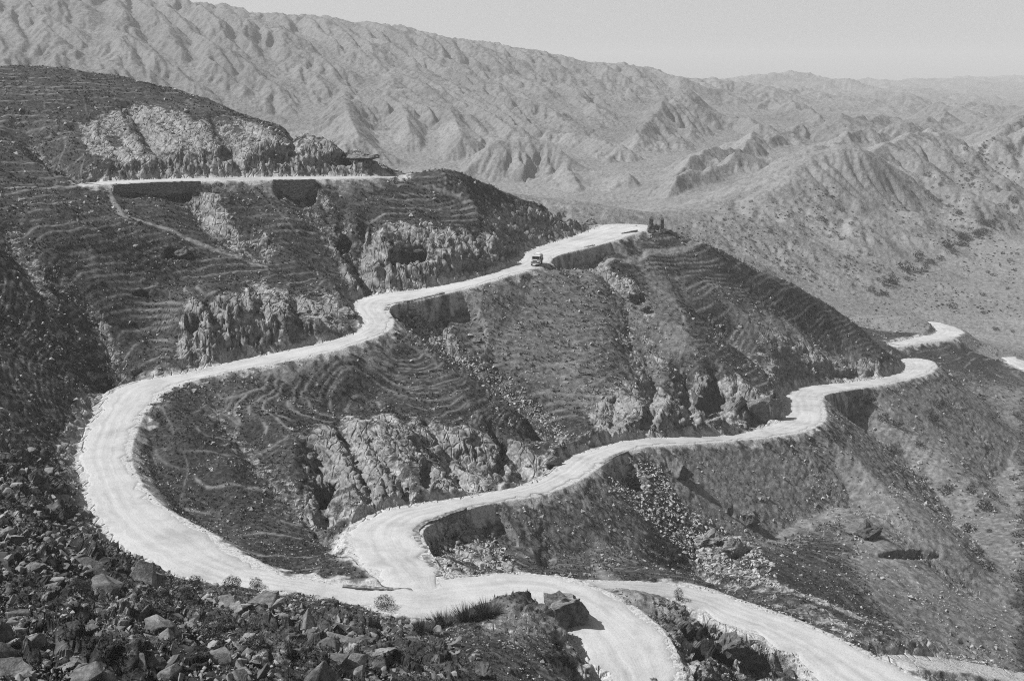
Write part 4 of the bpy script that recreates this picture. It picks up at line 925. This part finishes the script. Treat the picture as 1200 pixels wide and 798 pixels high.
# pebbles and chips that speckle the slopes
cand2 = np.nonzero((r2 > 40) & (r2 < 400) & (np.abs(th2) < .47) & (RD > 1.2))[0]
pk2 = rng.choice(cand2, 90000); pk2 = pk2[(noise3(X[pk2] * .22, Y[pk2] * .22, 0 * pk2 + 80) + .5 * noise3(X[pk2] * .05, Y[pk2] * .05, 0 * pk2 + 81)) > rng.uniform(-.1, .75, len(pk2))]
npb = len(pk2); pr_ = .095 * (1 / rng.uniform(.05, 1, npb)) ** .55 * np.clip(r2[pk2] / 170, .4, 1.5); oc = np.array([(1, 0, 0), (0, 1, 0), (-1, 0, 0), (0, -1, 0), (.1, .1, .8), (0, 0, -.5)]); of = np.array([(0, 1, 4), (1, 2, 4), (2, 3, 4), (3, 0, 4), (1, 0, 5), (2, 1, 5), (3, 2, 5), (0, 3, 5)])
Rp = rot_mats(npb, rng, .7); pv = np.einsum('nij,nkj->nki', Rp, oc[None] * rng.uniform(.6, 1.3, (npb, 6, 3))) * pr_[:, None, None] + np.stack([PX[pk2], PY[pk2], PZ[pk2] + .2 * pr_], 1)[:, None]
pb = add_mesh('pebbles', pv.reshape(-1, 3), (of[None] + 6 * np.arange(npb)[:, None, None]).reshape(-1, 3), M_CHIP, False, {'tone': np.repeat(rng.uniform(-.2, .6, npb), 6)}); tag(pb, 'pale stone chips sprinkled over the hillsides', 'pebbles', kind='stuff')
hq = hit(np.concatenate([in_poly([(780,275),(860,235),(960,215),(1040,240),(1195,140),(1195,400),(1060,375),(1000,365),(900,325)], 1700, 61), in_poly([(960,470),(1195,430),(1195,790),(1000,740),(900,650)], 500, 62)]))
hq = hq[(noise3(hq[:, 0] * .02, hq[:, 1] * .02, 0 * hq[:, 0]) + .5 * noise3(hq[:, 0] * .07, hq[:, 1] * .07, 0 * hq[:, 0]) > -.02) & (hq[:, 1] < 1300) & ((hq[:, 1] > 420) | (near_val(RDG, hq[:, 0], hq[:, 1]) > 1))]
scatter_blades('scrub', hq, radii(hq, 1.4, 3.6, 63), 16, 1.0, .35, 64, 'tiny dark scrub speckling the hills on the right', (0, .3), 'scrub')

# ------------------------------------------------------------------ walls that carry the road over the gully heads
def wall_material():
    m, t, b = mat('dry_stone_wall'); L = t.links
    tc = N_(t, 'ShaderNodeTexCoord'); br = N_(t, 'ShaderNodeTexVoronoi', Scale=2.2); mp = N_(t, 'ShaderNodeMapping'); mp.inputs['Scale'].default_value = (1, 1, 1.8)
    L.new(tc.outputs['Object'], mp.inputs['Vector']); L.new(mp.outputs[0], br.inputs['Vector'])
    c = mix(t, 1.0, ramp(t, br.outputs['Color'], [(0, .16), (1, .30)]), ramp(t, br.outputs['Distance'], [(.3, 1.0), (.6, .5)]), 'MULTIPLY'); L.new(c, b.inputs['Base Color'])
    bp = N_(t, 'ShaderNodeBump', Strength=1, Distance=.15); bp.invert = True; L.new(br.outputs['Distance'], bp.inputs['Height']); L.new(bp.outputs['Normal'], b.inputs['Normal']); return m
M_WALL = wall_material()
allC = np.concatenate([ROAD[k]['C'] for k in ROAD])
def wall(name, px, z0, depth, label, thick=.7, rise=.12, outward=.25):
    E = np.array([at_z(u, v, z0) for u, v in px]); zz_ = np.array([allC[np.argmin(((allC[:, :2] - e[:2]) ** 2).sum(1))][2] for e in E]); E = np.array([at_z(u, v, z) for (u, v), z in zip(px, zz_)])
    s = np.concatenate([[0], np.cumsum(np.linalg.norm(np.diff(E, axis=0), axis=1))]); n_ = max(4, int(s[-1] / .4)); q = np.linspace(0, s[-1], n_)
    Q_ = np.stack([np.interp(q, s, E[:, k]) for k in range(3)], 1); T = np.gradient(Q_[:, :2], axis=0); T /= np.linalg.norm(T, axis=1, keepdims=True) + 1e-9; N2 = np.stack([T[:, 1], -T[:, 0]], 1)
    c0 = allC[np.argmin(((allC[:, :2] - Q_[n_ // 2, :2]) ** 2).sum(1))]
    if ((Q_[n_ // 2, :2] - c0[:2]) @ N2[n_ // 2]) < 0: N2 = -N2
    org = Q_[n_ // 2].copy(); bm = bmesh.new(); K_ = max(4, int(depth / .4)); g = []
    for i in range(n_):
        prof = max(0, math.sin(math.pi * (i + .5) / n_) - .1 + .25 * float(noise3(q[i] * .6, z0, 1)))
        col_ = []; top = Q_[i, 2] + rise + .14 * float(noise3(q[i] * 1.7, z0, 3))
        ring = [(outward + .06 * (top - (top - (depth * (.15 + .85 * prof)) * j / K_)), top - (depth * (.15 + .85 * prof)) * j / K_) for j in range(K_ + 1)]
        pts = [(outward - thick, top - depth), (outward - thick, top)] + [(o_ + .07 * float(noise3(q[i] * 2.1, zq * 2.1, z0)), zq) for o_, zq in ring]
        g.append([bm.verts.new((Q_[i, 0] + N2[i, 0] * o_ - org[0], Q_[i, 1] + N2[i, 1] * o_ - org[1], zq - org[2])) for o_, zq in pts])
    m_ = len(g[0])
    for i in range(n_ - 1):
        for j in range(m_): bm.faces.new((g[i][j], g[i][(j + 1) % m_], g[i + 1][(j + 1) % m_], g[i + 1][j]))
    bm.faces.new(g[0][::-1]); bm.faces.new(g[-1]); bmesh.ops.recalc_face_normals(bm, faces=bm.faces)
    o = obj(name, bm, M_WALL); o.location = org; tag(o, label, 'retaining wall'); return o
wall('retaining_wall', [(453,364),(457,357),(480,353),(500,348.5),(520,343.5)], -40.3, 7, 'shaded stone retaining wall under the sharp bend above the boulder gully')
wall('retaining_wall', [(320,211.5),(345,211.5),(369,210.8)], -20.8, 4.2, 'shaded wall in a notch below the middle of the top road')
wall('retaining_wall', [(132,217.5),(180,214.5),(235,213)], -20.5, 3.0, 'long low shaded wall under the left end of the top road')
wall('retaining_wall', [(658,299),(676,293),(696,287.5)], -37.2, 6.5, 'shaded retaining wall just beyond the lorry')
wall('retaining_wall', [(961,468),(968,462),(985,459.5),(1010,456)], -67.8, 6.5, 'shaded retaining wall at the bend under the third spur')
wall('retaining_wall', [(516,675),(504,660),(491,636),(488,622),(496,614),(510,609),(545,596)], -48.4, 3.0, 'curved shaded wall around the inside of the lower hairpin')
wall('retaining_wall', [(702,546),(722,534),(735,529)], -55.9, 4.5, 'short shaded wall at the top of the scree chute')
wall('parapet', [(402,688),(440,690.5),(484,693)], -46.9, .45, 'low pale stone kerb beside the road junction', .6, .22, .25)['category'] = 'kerb'
wall('parapet', [(728,275.5),(747,271.5)], -36, .7, 'low dark kerb at the road edge near the gateposts', .4, .45, .2)['category'] = 'kerb'

# two weathered gateposts
M_POST = plain('gatepost_stone', .10, .95, 2.5, .1)
def pillar(u, v, wp, hp, label, seed):
    p = hit(np.array([[u, v]], float))[0]; k = np.linalg.norm(p) / FPX; root = empty('stone_pillar', (p[0], p[1], p[2] - .2)); tag(root, label, 'gatepost')
    def col_(r0, r1, z0, z1, amp, seed, sides=14, rings=12):
        bm = bmesh.new(); g = []
        for j in range(rings + 1):
            z = z0 + (z1 - z0) * j / rings; r = r0 + (r1 - r0) * j / rings
            row = []
            for i in range(sides):
                a = 2 * math.pi * i / sides; sq = 1 / max(abs(math.cos(a)), abs(math.sin(a))) * .85
                q = r * sq * (1 + amp * float(noise3(math.cos(a) * 1.5 + seed, math.sin(a) * 1.5, z * 1.8))); row.append(bm.verts.new((q * math.cos(a), q * math.sin(a), z + .1 * r * float(noise3(a, seed, z)))))
            g.append(row)
        for j in range(rings):
            for i in range(sides): bm.faces.new((g[j][i], g[j][(i + 1) % sides], g[j + 1][(i + 1) % sides], g[j + 1][i]))
        bm.faces.new(g[0][::-1]); bm.faces.new(g[-1]); return bm
    H_ = hp * k; R_ = wp * k * .5
    obj('plinth', col_(R_ * 1.5, R_ * 1.35, 0, H_ * .18, .15, seed, 14, 3), M_POST, root); obj('shaft', col_(R_, R_ * .7, H_ * .18, H_ * .86, .42, seed + 3), M_POST, root); obj('cap', col_(R_ * .95, R_ * .3, H_ * .86, H_, .25, seed + 7, 14, 4), M_POST, root)
pillar(762.5, 271, 7.5, 18, 'left of two dark weathered gateposts on the ridge where the road turns', 1)
pillar(775.5, 272, 6.5, 18, 'right of two dark weathered gateposts on the ridge, beside a pale cairn', 2)
for (u, v, r, lab) in [(768,271,3.2,'largest pale stone of the cairn between the gateposts'), (771,269,2.2,'upper pale stone of the cairn between the gateposts'), (765,273,2.4,'front pale stone of the cairn between the gateposts'), (745,265,2.0,'dark round stone on the road end left of the gateposts')]:
    p = hit(np.array([[u, v]], float))[0]; k = np.linalg.norm(p) / FPX; o = bpy.data.objects.new('rock', random.choice(protos)); COL.objects.link(o); o.location = p + np.array([0, 0, r * k * .3]); o.scale = (r * k,) * 3; tag(o, lab, 'rock')

# ------------------------------------------------------------------ the lorry coming down the road
def box(bm, x0, x1, y0, y1, z0, z1, bev=0.0, taper=0.0):
    vs = [bm.verts.new((x, y * (1 - (taper if z == z1 else 0)), z)) for x in (x0, x1) for y in (y0, y1) for z in (z0, z1)]
    fs = [bm.faces.new([vs[i] for i in f]) for f in ((0, 1, 3, 2), (4, 6, 7, 5), (0, 4, 5, 1), (2, 3, 7, 6), (0, 2, 6, 4), (1, 5, 7, 3))]
    if bev:
        es = list({e for f in fs for e in f.edges}); bmesh.ops.bevel(bm, geom=es, offset=bev, segments=2, affect='EDGES')
def disc(bm, c, r, w, axis='y', seg=20, inner=0):
    g = []
    for s_ in (-w / 2, w / 2):
        g.append([bm.verts.new((c[0] + r * math.cos(2 * math.pi * i / seg), c[1] + s_, c[2] + r * math.sin(2 * math.pi * i / seg)) if axis == 'y' else (c[0] + s_, c[1] + r * math.cos(2 * math.pi * i / seg), c[2] + r * math.sin(2 * math.pi * i / seg))) for i in range(seg)])
    for i in range(seg): bm.faces.new((g[0][i], g[0][(i + 1) % seg], g[1][(i + 1) % seg], g[1][i]))
    bm.faces.new(g[0][::-1]); bm.faces.new(g[1]); bmesh.ops.recalc_face_normals(bm, faces=bm.faces)
M_BODY = plain('lorry_paint', .55, .5); M_DARK = plain('lorry_rubber', .03, .8); M_GLASS = plain('lorry_glass', .02, .12); M_PALE = plain('lorry_pale_metal', .62, .45); M_CANVAS = plain('lorry_canvas', .5, .95, 3, .03); M_LAMP = plain('lorry_lamp', .7, .2); M_WOOD = plain('lorry_boards', .17, .9, 4, .02)
pr = at_z(629, 309.5, -38.3); C = ROAD['upper']['C']; k = np.argmin(((C[:, :2] - pr[:2]) ** 2).sum(1)); hd = C[k - 6] - C[k + 6]
pr[2] = C[k, 2] + .12
lor = empty('lorry', pr, math.atan2(hd[1], hd[0]) + .12); tag(lor, 'small boxy old lorry with dark windscreen and pale bumper coming down the dirt road', 'lorry')
def P_(name, m, fn, parent=lor):
    bm = bmesh.new(); fn(bm); return obj(name, bm, m, parent)
P_('chassis', M_DARK, lambda b: (box(b, -1.9, 1.75, -.55, -.40, .45, .60), box(b, -1.9, 1.75, .40, .55, .45, .60), box(b, -1.2, -1.0, -.7, .7, .40, .50), box(b, 1.1, 1.3, -.7, .7, .40, .50)))
P_('hood', M_BODY, lambda b: box(b, .95, 1.72, -.52, .52, .60, 1.22, .09, .12))
P_('radiator', M_WOOD, lambda b: box(b, 1.725, 1.79, -.40, .40, .62, 1.18, .03))
cab = P_('cab', M_BODY, lambda b: box(b, .10, .95, -.88, .88, .60, 1.92, .07, .05))
P_('windscreen', M_GLASS, lambda b: box(b, .952, .985, -.72, .72, 1.30, 1.78), cab)
for sy in (-1, 1): P_('side_window', M_GLASS, (lambda s: (lambda b: box(b, .28, .80, s * .872 - .02, s * .872 + .02, 1.30, 1.74)))(sy), cab)
for sy in (-1, 1): P_('door', M_BODY, (lambda s: (lambda b: box(b, .20, .88, s * .90 - .012, s * .90 + .012, .66, 1.24, .01)))(sy), cab)
P_('roof', M_PALE, lambda b: box(b, .04, 1.05, -.90, .90, 1.925, 2.0, .03))
P_('cargo_bed', M_WOOD, lambda b: (box(b, -2.0, .05, -.92, .92, .74, .84), box(b, -2.0, .05, -.95, -.90, .845, 1.30), box(b, -2.0, .05, .90, .95, .845, 1.30), box(b, -2.05, -2.0, -.95, .95, .745, 1.30)))
def canvas(b):
    g = []
    for i in range(9):
        x = -1.98 + 2.0 * i / 8; row = []
        for j in range(13):
            a = math.pi * j / 12; r = 1 + .02 * math.sin(i * 2.4 + j); row.append(b.verts.new((x, .90 * math.cos(a) * r * (1.0 if True else 0), 1.30 + .98 * math.sin(a) ** .6 * (r - .03 * (i % 2)))))
        g.append(row)
    for i in range(8):
        for j in range(12): b.faces.new((g[i][j], g[i][j + 1], g[i + 1][j + 1], g[i + 1][j]))
    b.faces.new(g[0]); b.faces.new(g[-1][::-1])
P_('canvas_cover', M_CANVAS, canvas)
P_('bumper', M_PALE, lambda b: box(b, 1.86, 1.95, -.88, .88, .42, .58, .03))
for sy in (-1, 1): P_('mudguard', M_BODY, (lambda s: (lambda b: box(b, .92, 1.80, s * .74 - .17, s * .74 + .17, .80, .90, .04)))(sy))
for sy in (-1, 1): P_('headlight', M_LAMP, (lambda s: (lambda b: disc(b, (1.80, s * .58, .98), .13, .14, 'x', 16)))(sy))
for wx, wy in ((1.28, -.76), (1.28, .76), (-1.2, -.76), (-1.2, .76)):
    wh = P_('wheel', M_DARK, (lambda x_, y_: (lambda b: disc(b, (x_, y_, .42), .42, .24, 'y', 22)))(wx, wy)); P_('rim', M_PALE, (lambda x_, y_: (lambda b: disc(b, (x_, y_ + (.125 if y_ > 0 else -.125), .42), .2, .03, 'y', 14)))(wx, wy), wh)
print('objects', time.time() - T0, 'rocks', nrock, 'rubble', len(rub_p), 'tufts', len(gp))

# ------------------------------------------------------------------ the air
HAZE = 2.1e-4
bm = bmesh.new(); zlo, zhi = float(PZ.min()) - 1, float(PZ.max()) + 12
box(bm, -5600, 5600, -60, 8950, zlo, zhi); bmesh.ops.recalc_face_normals(bm, faces=bm.faces)
m = bpy.data.materials.new('dusty_air'); m.use_nodes = True; t = m.node_tree; t.nodes.remove(t.nodes['Principled BSDF']); pvn = t.nodes.new('ShaderNodeVolumePrincipled'); pvn.inputs['Color'].default_value = (.92, .92, .92, 1); pvn.inputs['Density'].default_value = HAZE; pvn.inputs['Anisotropy'].default_value = .0
t.links.new(pvn.outputs[0], t.nodes['Material Output'].inputs['Volume'])
hz = obj('haze', bm, m); tag(hz, kind='stuff')

# ------------------------------------------------------------------ sky, sun, camera
SUN_EL, SUN_AZ = math.radians(48), math.radians(-87)     # azimuth from +y towards +x: far left, slightly beyond
sd = np.array([math.sin(SUN_AZ) * math.cos(SUN_EL), math.cos(SUN_AZ) * math.cos(SUN_EL), math.sin(SUN_EL)])
w_ = bpy.data.worlds.new('World'); sc.world = w_; w_.use_nodes = True
t = w_.node_tree; bg = t.nodes['Background']
sky = t.nodes.new('ShaderNodeTexSky'); sky.sky_type = 'NISHITA'; sky.sun_disc = False; sky.sun_elevation = SUN_EL; sky.sun_rotation = SUN_AZ; sky.air_density = 1.0; sky.dust_density = 1.2
bw = t.nodes.new('ShaderNodeRGBToBW'); t.links.new(sky.outputs[0], bw.inputs[0]); t.links.new(bw.outputs[0], bg.inputs['Color']); bg.inputs['Strength'].default_value = .084
ld = bpy.data.lights.new('sun', 'SUN'); ld.energy = 5.0; ld.angle = math.radians(.5); ld.color = (1, 1, 1)
lo_ = bpy.data.objects.new('sun', ld); COL.objects.link(lo_)
from mathutils import Vector
lo_.rotation_euler = Vector(-sd).to_track_quat('-Z', 'Y').to_euler()
cam = bpy.data.cameras.new('camera'); co = bpy.data.objects.new('camera', cam); COL.objects.link(co); sc.camera = co
cam.sensor_width = 36; cam.lens = 36 * FPX / 1200; cam.clip_end = 40000; cam.clip_start = .5
co.rotation_euler = (math.pi / 2 - PITCH, 0, 0)
sc.view_settings.view_transform = 'Standard'; sc.view_settings.look = 'None'; sc.view_settings.exposure = .5; sc.view_settings.gamma = 1
sc.cycles.use_denoising = False; sc.cycles.filter_width = 1.1; sc.cycles.max_bounces = 4; sc.cycles.diffuse_bounces = 2
print('done', time.time() - T0)
